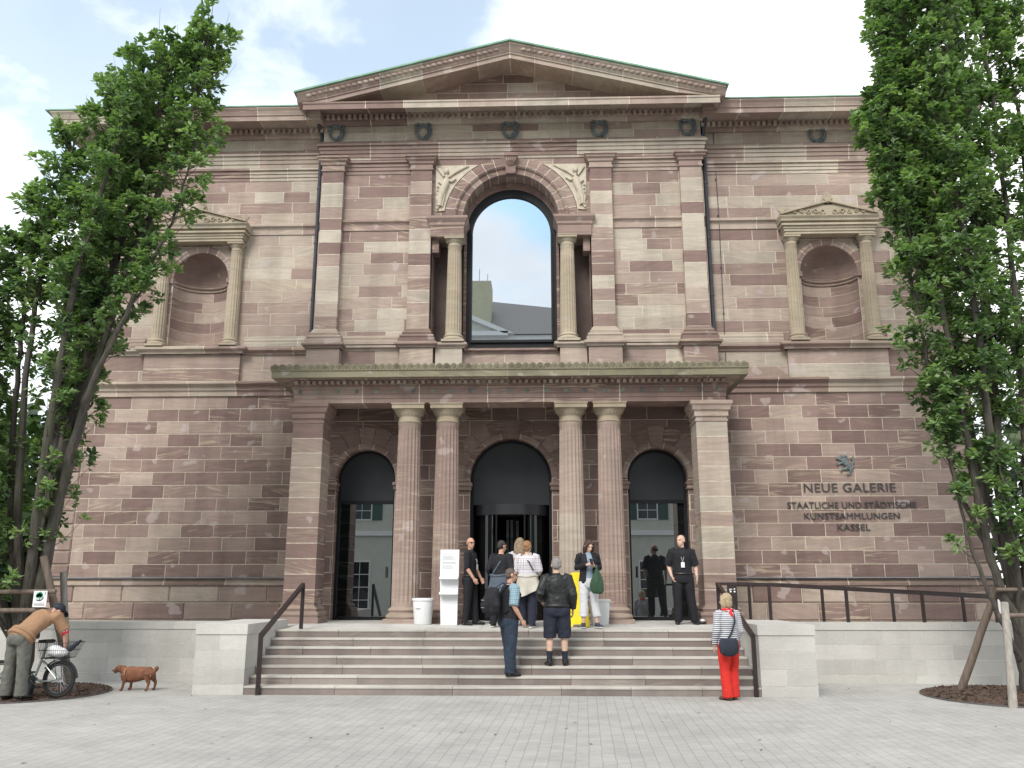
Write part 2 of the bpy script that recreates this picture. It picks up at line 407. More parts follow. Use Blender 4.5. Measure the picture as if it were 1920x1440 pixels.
# ---- wings
wall = MB()
for sgn in (-1, 1):
    plinth = MB()
    x0, x1 = (-HX + .55, -4.74) if sgn < 0 else (4.74, HX - .55)
    a0, a1 = (-HX, -HX + .55) if sgn < 0 else (HX - .55, HX)
    # plinth of chamfered blocks
    plinth.ashlar(min(x0, a0), max(x1, a1), [.60, 1.0, 1.39, 1.78], W - .06, (1.12, 1.2), tone=(.1, .75), proud=.035, ch=.022, j=.02, phase=(.5, 1.05, .75))
    plinth.sweep([(0, 1.78), (.13, 1.78), (.13, 1.83), (.09, 1.87), (.05, 1.945), (0, 1.945)], [(min(x0, a0), W), (max(x1, a1), W)], (1.3, 1.6), (.1, .6))
    part(plinth, 'plinth', M['stone'])
    zs = lin(1.945, 6.30, 14)
    wall.ashlar(x0, x1, zs, W, (.755, .80), tone=(0., .66), phase=(.70, .28, .52, .22))
    q = MB.ashlar
    wall.ashlar(a0, a1, zs, W, (2, 2), tone=(.1, .6), proud=.045, ch=.028, phase=(9,), j=.02)
    # band with niche pedestals
    wall.ashlar(min(x0, a0), max(x1, a1) if sgn < 0 else max(x1, a1), [6.64, 6.96, 7.34], W, (.7, 1.8), tone=(.25, .95))
    nc = sgn * NX
    nich = [(nc, .70, 9.36, 7.52)]
    zz = [7.82] + lin(8.12, 10.53, 8)
    wx0, wx1 = (-HX, -AX) if sgn < 0 else (AX, HX)
    wall.ashlar(wx0, wx1, [7.52] + zz, W, (.55, 1.5), cuts=nich, tone=(.15, 1.0))
    wall.ashlar(wx0, wx1, lin(10.82, 12.04, 4), W, (.6, 1.6), tone=(.2, 1.0))
    wall.ashlar(wx0, wx1, [12.90, 13.36], W, (1.0, 1.5), tone=(.55, .95))
    # side walls (seen only when stepping aside)
    wall.M = Matrix.Translation((sgn * HX, W, 0)) @ Matrix.Rotation(sgn * pi / 2, 4, 'Z')
    wall.ashlar(0 if sgn > 0 else -13.5, 13.5 if sgn > 0 else 0, lin(0, 13.4, 42), 0, (.7, 1.3), tone=(0., .9))
    wall.M = None
# body behind the facing
core = MB(); core.box(-HX + .02, HX - .02, 21.2, 33.8, .0, 13.6)
for sgn in (-1, 1): core.box(min(sgn * 5.0, sgn * (HX - .02)), max(sgn * 5.0, sgn * (HX - .02)), 21.15, 21.25, 0, 13.6)
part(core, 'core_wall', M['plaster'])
# ---- middle part, upper floor
for sgn in (-1, 1):
    xa, xb = (2.0, AX) if sgn > 0 else (-AX, -2.0)
    wall.ashlar(xa, xb, [6.40, 6.95, 7.34], C, (.8, 1.6), tone=(.3, 1.0))
    wall.ashlar(xa, xb, [7.48, 7.84] + lin(8.14, 10.48, 8), C, (.6, 1.3), tone=(.15, 1.0))
    wall.ashlar(xa, xb, lin(10.76, 12.02, 4), C, (.6, 1.3), tone=(.15, 1.0))
    # return faces at the corner of the middle part
    wall.M = Matrix.Translation((sgn * AX, C, 0)) @ Matrix.Rotation(sgn * pi / 2, 4, 'Z')
    wall.ashlar(0 if sgn > 0 else -.3, .3 if sgn > 0 else 0, lin(6.4, 13.4, 22), 0, (2, 2), phase=(9,), tone=(.2, 1.))
    wall.M = None
    # wall beside / above the big window
    wall.ashlar(min(sgn * 1.2, sgn * 2.0), max(sgn * 1.2, sgn * 2.0), [6.40, 7.0, 7.34], C, (1, 2), tone=(.3, .9))
    # flank of the side slot
    wall.M = Matrix.Translation((sgn * 1.97, C, 0)) @ Matrix.Rotation(-sgn * pi / 2, 4, 'Z')
    wall.ashlar(-.6 if sgn > 0 else 0, 0 if sgn > 0 else .6, lin(7.48, 10.2, 9), 0, (2, 2), phase=(9,), tone=(.1, .6))
    wall.M = None
wall.ashlar(-1.2, 1.2, [6.40, 7.0, 7.30], C, (1, 2), tone=(.3, .9))
wall.ashlar(-2.0, 2.0, [10.76, 11.05, 11.4, 11.75, 12.1, 12.43], C, (.5, .9), cuts=[(0, 1.45, 10.76, 7.4)], tone=(.1, .7))
wall.ashlar(-AX, AX, [12.96, 13.20, 13.44], C, (1.0, 2.2), tone=(.3, 1.0))
wall.box(-AX, AX, C + .001, C + .25, 12.43, 13.44, (0, 0, 0, 0.))
for z0, z1 in ((13.55, 13.79), (13.79, 14.05), (14.05, 14.31), (14.31, 14.57), (14.57, 14.83), (14.83, 15.08)):
    hw_ = (15.14 - z1) / .253
    wall.ashlar(-hw_, hw_, [z0, z1], C - .02, (.7, 1.4), tone=(.1, .9))
# ---- door wall under the portico
dcuts = [(-3.42, .70, 4.22, 1.0), (0, .96, 4.20, 1.0), (3.42, .70, 4.22, 1.0)]
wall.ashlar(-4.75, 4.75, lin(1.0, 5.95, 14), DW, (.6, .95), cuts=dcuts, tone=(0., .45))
for xc, R, zs_, zb in dcuts:
    big_ = xc == 0
    # voussoirs, standing a little proud of the coursed wall
    nb = 11 if big_ else 9
    for k in range(nb):
        t0, t1 = pi * k / nb, pi * (k + 1) / nb; ro = (1.42 if big_ else 1.22)
        h = .010 / ro
        pts = [(xc + (R + .10) * cos(t0 + h), zs_ + (R + .10) * sin(t0 + h)), (xc + ro * cos(t0 + h), min(zs_ + ro * sin(t0 + h), 5.62)), (xc + ro * 1.02 * cos((t0 + t1) / 2), min(zs_ + ro * 1.02 * sin((t0 + t1) / 2), 5.62)), (xc + ro * cos(t1 - h), min(zs_ + ro * sin(t1 - h), 5.62)), (xc + (R + .10) * cos(t1 - h), zs_ + (R + .10) * sin(t1 - h))]
        pts = [(min(max(x, -4.6), 4.6), z) for x, z in pts]
        wall.blockpoly(pts, DW - .006, .012, wall.stone(.05, .5))
    wall.arch(xc, zs_, [(R + .13, DW), (R + .13, DW - .035), (R + .04, DW - .045), (R, DW - .02), (R, DW + .30)], 0, pi, 7, (.15, .6))
    for sd in (-1, 1):                                 # jambs and imposts
        xj = xc + sd * R
        wall.M = Matrix.Translation((xj, DW, 0)) @ Matrix.Rotation(-sd * pi / 2, 4, 'Z')
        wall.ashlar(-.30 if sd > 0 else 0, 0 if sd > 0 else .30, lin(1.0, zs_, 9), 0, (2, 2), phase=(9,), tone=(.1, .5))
        wall.M = None
        xi0, xi1 = min(xj - sd * .05, xj + sd * .30), max(xj - sd * .05, xj + sd * .30)
        wall.box(xi0, xi1, DW - .09, DW + .2, zs_ - .16, zs_ - .09, wall.stone(.2, .5)); wall.box(xi0 + .02, xi1 - .02, DW - .06, DW + .2, zs_ - .26, zs_ - .16, wall.stone(.1, .4))
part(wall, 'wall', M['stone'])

# ---- mouldings of the wings
def fascias(z0, z1, o=.0, n=3):
    """stepped bands with a small top fillet"""
    pr = [(0, z0)]; h = (z1 - z0 - .05) / n
    for k in range(n): pr += [(o + .02 + .022 * k, z0 + h * k), (o + .02 + .022 * k, z0 + h * (k + 1) - .004), (o + .008 + .022 * k, z0 + h * (k + 1))]
    return pr + [(o + .11, z1 - .05), (o + .11, z1), (0, z1)]
for sgn in (-1, 1):
    mo = MB()
    pth = [(-HX - .0, W + 5), (-HX, W), (-AX - .0, W)] if sgn < 0 else [(AX, W), (HX, W), (HX, W + 5)]
    lowp = [(-HX, W + 5), (-HX, W), (-4.74, W)] if sgn < 0 else [(4.74, W), (HX, W), (HX, W + 5)]
    mo.sweep([(0, 6.30), (.05, 6.30), (.05, 6.40), (.09, 6.44), (.09, 6.52), (.20, 6.58), (.20, 6.62), (.17, 6.645), (0, 6.66)], lowp, (1.1, 1.9), (.2, .8))
    nc = sgn * NX
    a, b = nc - 1.25, nc + 1.25
    npth = [pth[0], pth[1], (a, W), (a, W - .17), (b, W - .17), (b, W), pth[2]] if sgn < 0 else [pth[0], (a, W), (a, W - .17), (b, W - .17), (b, W), pth[1], pth[2]]
    mo.sweep([(0, 7.34), (.04, 7.34), (.05, 7.40), (.13, 7.44), (.13, 7.49), (.10, 7.52), (0, 7.53)], npth, (1.2, 2.), (.3, .9))
    mo.sweep([(0, 7.53), (.09, 7.53), (.09, 7.62), (.06, 7.66), (.07, 7.70), (.03, 7.76), (.03, 7.80), (0, 7.81)], [pth[0], pth[1], (a, W)] if sgn < 0 else [pth[0], (a, W)], (1.2, 2.), (.4, 1.))
    mo.sweep([(0, 7.53), (.09, 7.53), (.09, 7.62), (.06, 7.66), (.07, 7.70), (.03, 7.76), (.03, 7.80), (0, 7.81)], [(b, W), pth[2]] if sgn < 0 else [(b, W), pth[1], pth[2]], (1.2, 2.), (.4, 1.))
    # niche pedestal
    mo.pier(a + .05, b - .05, W - .12, W + .1, [6.66, 6.98, 7.34], (.3, .9))
    # strap course, broken by the niche pediment
    prs = [(0, 10.53), (.03, 10.53), (.03, 10.66), (.05, 10.70), (.10, 10.74), (.10, 10.79), (.07, 10.82), (0, 10.83)]
    if sgn < 0:
        mo.sweep(prs, [pth[0], pth[1], (nc - 1.1, W)], (1.2, 1.9), (.3, .9)); mo.sweep(prs, [(nc + 1.1, W), pth[2]], (1.2, 1.9), (.3, .9))
    else:
        mo.sweep(prs, [pth[0], (nc - 1.1, W)], (1.2, 1.9), (.3, .9)); mo.sweep(prs, [(nc + 1.1, W), pth[1], pth[2]], (1.2, 1.9), (.3, .9))
    mo.sweep(fascias(12.04, 12.36, .0, 3), pth, (.9, 1.7), (.2, 1.))
    mo.sweep(fascias(12.40, 12.77, .02, 3), pth, (.9, 1.8), (.35, 1.))
    mo.sweep([(0, 12.77), (.07, 12.77), (.09, 12.83), (.05, 12.87), (.03, 12.90), (0, 12.90)], pth, (1.1, 1.9), (.2, .8))
    part(mo, 'moulding', M['stone'])
# ---- main cornice of the wings
for sgn in (-1, 1):
    co = MB()
    pth = [(-HX, W + 6), (-HX, W), (-AX, W)] if sgn < 0 else [(AX, W), (HX, W), (HX, W + 6)]
    co.sweep([(0, 13.22), (.06, 13.22), (.10, 13.27), (.16, 13.28), (.16, 13.30), (.22, 13.31), (.22, 13.40), (.30, 13.43), (.60, 13.42), (.76, 13.37), (.78, 13.34), (.78, 13.46), (.81, 13.48), (.81, 13.50), (.84, 13.58), (.88, 13.64), (.88, 13.67), (0, 13.68)], pth, (.9, 1.3), (.2, .95))
    co.dentils([pth[0], pth[1], pth[2]] if False else ([pth[1], pth[2]] if sgn < 0 else [pth[0], pth[1]]), .20, .30, 13.28, 13.385)
    c_ = part(co, 'cornice', M['stone'])
    rf = MB(); xa, xb = (-HX - 1.0, -AX - .2) if sgn < 0 else (AX + .2, HX + 1.0)
    rf.box(xa, xb, W - .90, 33.8, 13.682, 13.712)
    part(rf, 'roof_edge', M['verdigris_edge'])
# ---- middle entablature
me_ = MB()
mp = [(-AX, W), (-AX, C), (AX, C), (AX, W)]
me_.sweep(fascias(12.50, 12.85, .03, 3), mp, (.9, 1.9), (.2, 1.))
me_.sweep([(0, 12.43), (.03, 12.43), (.03, 12.50), (0, 12.51)], mp, (1.2, 2.), (.2, 1.))
me_.sweep([(0, 12.85), (.09, 12.85), (.11, 12.90), (.06, 12.94), (.03, 12.97), (0, 12.97)], mp, (1.2, 2.), (.2, .8))
for sgn in (-1, 1):
    xa, xb = (2.54, 4.26) if sgn > 0 else (-4.26, -2.54)
    me_.sweep(fascias(12.03, 12.37, .0, 3), [(xa, C), (xb, C)], (.7, 1.6), (.2, 1.))
    me_.sweep([(0, 10.48), (.03, 10.48), (.03, 10.62), (.05, 10.66), (.09, 10.70), (.09, 10.75), (0, 10.77)], [(xa, C), (xb, C)], (1.0, 1.9), (.3, .9))
part(me_, 'architrave', M['stone'])
pc = MB()
pc.sweep([(0, 13.40), (.07, 13.40), (.12, 13.46), (.18, 13.47), (.18, 13.49), (.24, 13.50), (.24, 13.58), (.30, 13.61), (.62, 13.56), (.80, 13.46), (.84, 13.42), (.84, 13.55), (.86, 13.57), (.86, 13.615), (0, 13.62)], [(-AX, W), (-AX, C), (AX, C), (AX, W)], (.9, 1.6), (.15, .95))
pc.dentils([(-AX - .06, C), (AX + .06, C)], .22, .32, 13.47, 13.585)
pc.v = [((math.copysign(AX + (abs(x) - AX) * .42, x) if abs(x) > AX + .1 else x), y, z) for x, y, z in pc.v]
part(pc, 'cornice', M['stone'])
# ---- pediment: raking cornices (profile: u = out of the wall, w = height measured up from the rake line)
pd = MB()
SL = .253; APX = 15.18; XC = 5.36
rake = [(-.05, -.30), (.45, -.33), (.80, -.38), (.80, -.27), (.83, -.26), (.83, -.23), (.86, -.20), (.93, -.06), (.95, -.05), (.95, 0.), (-.3, 0.)]
for sgn in (-1, 1):
    t = 0.0; rows = []; ats = []
    cuts_ = [0.]; x = RND.uniform(.5, .9)
    while x < XC - .5: cuts_.append(x); x += RND.uniform(.95, 1.5)
    cuts_.append(XC)
    for i in range(len(cuts_) - 1):
        a, b = cuts_[i], cuts_[i + 1]; at = pd.stone(.35, .95)
        for (u, v, aa) in ((a, a + .014, (0, 0, 0, 0.)), (a + .014, b, at)):
            pd.grid([[(sgn * q, C - o, max(APX - SL * q + hh, 13.60)) for o, hh in rake] for q in (u, v)], aa, False)
    pd.poly([(sgn * XC, C - o, max(APX - SL * XC + hh, 13.60)) for o, hh in rake], at)
    # carved wave ornament along the gutter
    n_ = 34
    for k in range(n_):
        q = .35 + (XC - .5) * k / n_
        pd.ball((sgn * q, C - .90, APX - SL * q - .115), (.075, .03, .05), 8, 5, pd.stone(.3, .7))
part(pd, 'pediment_cornice', M['stone'])
rf = MB()
for sgn in (-1, 1):
    for (q0, q1, lift, f0) in ((0., XC + .06, .003, C - 1.0), (0., 4.0, .055, C - .70)):
        pts = [(sgn * q0, APX - SL * q0 + lift), (sgn * q1, APX - SL * q1 + lift), (sgn * q1, APX - SL * q1 + lift + .045), (sgn * q0, APX - SL * q0 + lift + .045)]
        rf.prism(pts if sgn > 0 else pts[::-1], f0, 33.0)
    k = 0
rf.box(-4.9, 4.9, 33., 33.2, 13.4, 13.8)
part(rf, 'copper_roof', M['verdigris_edge'])

# ---- pilasters of the upper floor
PX = [-4.53, -2.27, 2.27, 4.53]
for x in PX:
    p_ = MB(); hw = .272
    n = 13
    p_.pier(x - hw, x + hw, C - .16, C + .02, [7.86] + lin(8.2, 12.06, 12), (.1, 1.0))
    o = part(p_, 'pilaster', M['stone'])
    def ring(pr, hw, d, tone=(.2, .8), nm='', mat=M['stone']):
        r = MB(); r.sweep(pr, [(x - hw, C), (x - hw, C - d), (x + hw, C - d), (x + hw, C)], None, tone)
        pz = [q for q in pr]
        q = sub(r, nm, mat, o); q.matrix_parent_inverse = (Matrix.Translation((0, 20, 0)) @ o.matrix_parent_inverse).inverted() ; return q
    ring([(0, 12.06), (.03, 12.06), (.03, 12.10), (.012, 12.11), (.012, 12.22), (.04, 12.23), (.05, 12.29), (.10, 12.33), (.10, 12.37), (.14, 12.39), (.14, 12.43), (0, 12.435)], hw, .16, (.3, .6), 'capital')
    cb = (.6, .95) if x in (2.27, -4.53) else (.1, .6)
    ring([(0, 7.48), (.17, 7.48), (.17, 7.58), (.13, 7.59), (.15, 7.63), (.13, 7.67), (.08, 7.69), (.09, 7.74), (.05, 7.78), (.04, 7.82), (0, 7.86)], hw, .16, cb, 'base')
    # pedestal with its cap
    r = MB(); r.pier(x - .40, x + .40, C - .28, C + .01, [6.40, 7.34], (.2, .8))
    r.sweep([(0, 7.34), (.02, 7.34), (.03, 7.38), (.09, 7.41), (.09, 7.45), (.06, 7.48), (0, 7.485)], [(x - .42, C), (x - .42, C - .30), (x + .42, C - .30), (x + .42, C)], None, (.3, .7))
    r.box(x - .42, x + .42, C - .30, C, 7.40, 7.486, r.stone(.3, .7))
    part(r, 'pedestal', M['stone'])
# pedestal zone between, with cap moulding
for xa, xb in ((-AX, -4.95), (-4.11, -2.69), (-1.865, -1.14), (1.14, 1.865), (2.69, 4.11)):
    r = MB(); d = .20 if abs(xa + xb) / 2 < 2 else .0
    if d: r.pier(xa + .05, xb - .03, C - d, C + .01, [6.40, 7.34], (.5, .9))
    pth = [(xa, C), (xa, C - d), (xb, C - d), (xb, C)] if d else [(xa, C), (xb, C)]
    r.sweep([(0, 7.34), (.02, 7.34), (.03, 7.38), (.09, 7.41), (.09, 7.45), (.06, 7.48), (0, 7.485)], pth, None if d else (1., 2.), (.3, .8))
    if d: r.box(xa, xb, C - d, C + .5, 7.42, 7.484, r.stone(.5, .9))
    if not d: r.sweep([(0, 7.485), (.10, 7.485), (.10, 7.56), (.06, 7.60), (.07, 7.66), (.02, 7.72), (0, 7.73)], pth, (1., 2.), (.5, 1.))
    part(r, 'sill_course', M['stone'])
r = MB(); r.sweep([(0, 7.24), (.02, 7.24), (.03, 7.28), (.10, 7.31), (.10, 7.36), (0, 7.37)], [(-1.14, C), (1.14, C)], None, (.2, .5))
part(r, 'sill_course', M['stone'])

# ---- columns
def column(x, y, z0, z1, r0, r1, flutes, base_h, cap_h, shaft_mat, cap_mat, tone, ctone=(.2, .8), drums=3, fscale=1.0):
    c = MB()
    zb, zt = z0 + base_h, z1 - cap_h
    dz = [0.] + sorted(RND.uniform(.15, .85) for _ in range(drums - 1)) + [1.]
    ats = [c.stone(*tone) for _ in range(drums)]
    hs = sorted(set([0, .012, .03, .06] + [k / 14 for k in range(1, 14)] + dz + [.955, .975, 1.0]))
    prof = []
    for h in hs:
        r = r0 + (r1 - r0) * (h ** 1.35); fl = 1.0 if .02 < h < .965 else 0.
        if h >= .99: r += .012
        prof.append((r, (zt - zb) * h, fl))
    def at(i, j):
        for q in range(drums):
            if hs[i] < dz[q + 1] - 1e-6: return ats[q]
        return ats[-1]
    c.lathe((x, y, zb), prof, flutes * 6, at, flutes, r0 * .085 * fscale, cap=False)
    o = part(c, 'column', shaft_mat, sharp=50)
    b = MB(); a = b.stone(*ctone)
    inv = (Matrix.Translation((0, 20, 0)) @ o.matrix_parent_inverse).inverted()
    b.box(x - r0 * 1.36, x + r0 * 1.36, y - r0 * 1.36, y + r0 * 1.36, z0, z0 + base_h * .26, a)
    hh = base_h
    b.lathe((x, y, z0), [(r0 * 1.32, hh * .26), (r0 * 1.38, hh * .34), (r0 * 1.38, hh * .42), (r0 * 1.30, hh * .52), (r0 * 1.17, hh * .56), (r0 * 1.13, hh * .66), (r0 * 1.20, hh * .72), (r0 * 1.22, hh * .80), (r0 * 1.16, hh * .88), (r0 * 1.05, hh * .92), (r0 * 1.0, hh * 1.01)], 32, a)
    s1 = sub(b, 'base', shaft_mat if base_h > .25 else cap_mat, o); s1.matrix_parent_inverse = inv
    k = MB(); a = k.stone(*ctone); hh = cap_h
    k.lathe((x, y, zt), [(r1 * 1.0, -.005), (r1 * 1.05, 0), (r1 * 1.10, hh * .05), (r1 * 1.02, hh * .11), (r1 * 1.02, hh * .34), (r1 * 1.07, hh * .36), (r1 * 1.07, hh * .40)], 32, a, cap=False)
    k.lathe((x, y, zt), [(r1 * 1.10, hh * .40, 0), (r1 * 1.26, hh * .52, 1), (r1 * 1.36, hh * .66, 1), (r1 * 1.38, hh * .72, 0), (r1 * 1.2, hh * .74, 0)], 96, a, 24, r1 * .07, cap=False)
    e = r1 * 1.45
    k.box(x - e, x + e, y - e, y + e, zt + hh * .72, zt + hh * .93, a); k.box(x - e * 1.05, x + e * 1.05, y - e * 1.05, y + e * 1.05, zt + hh * .93, zt + hh, a)
    s2 = sub(k, 'capital', cap_mat, o); s2.matrix_parent_inverse = inv
    return o
for x in (-2.22, -1.37, 1.37, 2.22):
    column(x, 18.76, 1.0, 5.70, .292, .245, 20, .34, .42, M['stone'], M['cream'] if abs(x) < 3 else M['stone'], (.15, .6) if x != 1.37 else (.5, .85), (.1, .6))
for sgn in (-1, 1):
    column(sgn * 1.40, C - .05, 7.484, 10.22, .20, .165, 18, .22, .25, M['cream'], M['cream'], (.2, .8), (.2, .8))
    for d in (-.92, .92): column(sgn * NX + d, W - .10, 7.53, 10.27, .165, .14, 16, .20, .24, M['cream'], M['cream'], (.1, .7), (.1, .7))

# ---- big window
fr = MB(); gl = MB()
YF = 20.42
def archpts(hw, zs, zb, n=28): return [(-hw, zb), (hw, zb)] + [(hw * cos(pi * k / n), zs + hw * sin(pi * k / n)) for k in range(n + 1)]
outer = archpts(1.14, 10.62, 7.37); rev = archpts(1.21, 10.77, 7.37); inner = archpts(1.0, 10.56, 7.72)
k = len(outer)
for y0, y1, A_, B_ in ((YF, YF + .12, outer, inner),):
    b = fr.addv([(x, y0, z) for x, z in A_] + [(x, y0, z) for x, z in B_] + [(x, y1, z) for x, z in B_])
    for i in range(k):
        j = (i + 1) % k
        fr.face((b + i, b + j, b + k + j, b + k + i)); fr.face((b + k + i, b + k + j, b + 2 * k + j, b + 2 * k + i))
rv = MB(); b = rv.addv([(x, YF - .02, z) for x, z in rev] + [(x, YF - .02, z) for x, z in outer] + [(x, YF + .05, z) for x, z in outer])
for i in range(k):
    j = (i + 1) % k; at_ = rv.stone(.05, .35); rv.face((b + i, b + j, b + k + j, b + k + i), at_); rv.face((b + k + i, b + k + j, b + 2 * k + j, b + 2 * k + i), at_)
part(rv, 'window_reveal', M['stone'])
fr.box(-1.19, 1.19, C + .02, YF, 7.37, 7.42); fr.box(-1.03, 1.03, YF - .05, YF + .02, 7.64, 7.70)
for sx in (-1, 1): fr.box(min(sx * 1.0, sx * 1.05), max(sx * 1.0, sx * 1.05), YF - .04, YF + .02, 7.70, 10.56)
win = part(gl, 'window', M['frame']) if False else part(fr, 'window', M['frame'], 'round-headed window with black frame')
gl.poly([(x, YF + .06, z) for x, z in archpts(1.06, 10.56, 7.66)])
s1 = sub(gl, 'pane', M['mirror_glass'], win); s1.matrix_parent_inverse = (Matrix.Translation((0, 20, 0)) @ win.matrix_parent_inverse).inverted()
for sgn in (-1, 1):
    wb = MB()
    xa, xb = min(sgn * 1.2, sgn * 1.97), max(sgn * 1.2, sgn * 1.97)
    wb.box(xa, xb, C + .52, C + .6, 7.4, 10.7)
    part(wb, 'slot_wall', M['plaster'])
ar = MB()
ar.arch(0, 10.76, [(1.68, C), (1.68, C - .03), (1.58, C - .05), (1.46, C - .055), (1.455, C - .10), (1.41, C - .12), (1.37, C - .09), (1.36, C - .05), (1.28, C - .04), (1.27, C - .065), (1.21, C - .06), (1.20, C - .03), (1.20, C + .42)], 0, pi, 17, (.1, .65), 3)
for sgn in (-1, 1):                                    # entablature blocks over the little columns
    xa, xb = min(sgn * 1.17, sgn * 2.0), max(sgn * 1.17, sgn * 2.0)
    ar.box(xa, xb, C - .22, C + .5, 10.222, 10.52, ar.stone(.15, .5))
    ar.sweep([(0, 10.48), (.03, 10.52), (.03, 10.58), (.06, 10.62), (.10, 10.68), (.10, 10.74), (0, 10.758)], [(xa, C + .4), (xa, C - .22), (xb, C - .22), (xb, C + .4)], None, (.3, .6))
    ar.box(xa - .05, xb + .05, C - .27, C + .4, 10.68, 10.757, ar.stone(.3, .6))
    ar.box(min(sgn * 1.80, sgn * 1.97), max(sgn * 1.80, sgn * 1.97), C - .06, C + .3, 9.86, 10.22, ar.stone(.2, .5))
part(ar, 'window_arch', M['stone'])
ks = MB()
ks.prism([(-.115, 11.92), (.115, 11.92), (.16, 12.42), (-.16, 12.42)], C - .20, C, ks.stone(.1, .35))
ks.box(-.165, .165, C - .23, C, 12.40, 12.49, ks.stone(.1, .35))
for q in (-.08, -.04, 0, .04, .08): ks.tube([(q * .6, C - .21, 12.12), (q * 1.2, C - .26, 12.24), (q * 1.6, C - .22, 12.36)], [.012, .026, .012], 8, ks.stone(.1, .3))
part(ks, 'keystone', M['stone'])
# spandrel reliefs: slab with a winged figure, drapery and scrolls
for sgn in (-1, 1):
    sp_ = MB(); X = lambda x: sgn * x
    pts = [(X(1.90), 10.98), (X(1.92), 12.24)] + [(X(1.70 * cos(t)), 10.76 + 1.70 * sin(t)) for t in [radians(q) for q in (61, 55, 48, 41, 34, 27, 20, 13, 8)]]
    sp_.prism(pts if sgn < 0 else pts[::-1], C - .035, C - .001)
    Y = C - .06
    def rel(p, r): sp_.tube([(X(a), Y, b) for a, b in p], r, 8)
    rel([(1.80, 11.12), (1.78, 11.35), (1.72, 11.55), (1.66, 11.72), (1.63, 11.86)], [.05, .075, .09, .10, .07])   # drapery and body
    rel([(1.83, 11.08), (1.86, 11.3), (1.80, 11.55)], [.02, .035, .03]); rel([(1.74, 11.1), (1.70, 11.35), (1.68, 11.5)], [.02, .03, .03])
    sp_.ball((X(1.64), Y - .03, 12.05), (.065, .06, .08), 10, 7)
    rel([(1.63, 11.86), (1.64, 11.98)], .04)
    rel([(1.66, 11.84), (1.50, 11.78), (1.40, 11.86)], [.04, .035, .025]); rel([(1.60, 11.80), (1.74, 11.70), (1.84, 11.78)], [.04, .035, .025])
    for q in range(6): rel([(1.60 - .01 * q, 11.90 + .02 * q), (1.42 - .03 * q, 12.03 + .022 * q), (1.22 - .03 * q, 12.12 + .018 * q)][::1], [.03, .028, .008])
    for q in range(4): rel([(1.70, 11.92 + .02 * q), (1.80, 12.06 + .02 * q), (1.88, 12.16)], [.03, .03, .01])
    for q in range(7): sp_.ball((X(1.86 - .01 * (q % 2)), Y, 11.05 + .1 * q), (.03, .03, .035), 8, 5)
    part(sp_, 'relief', M['relief'], sharp=60)

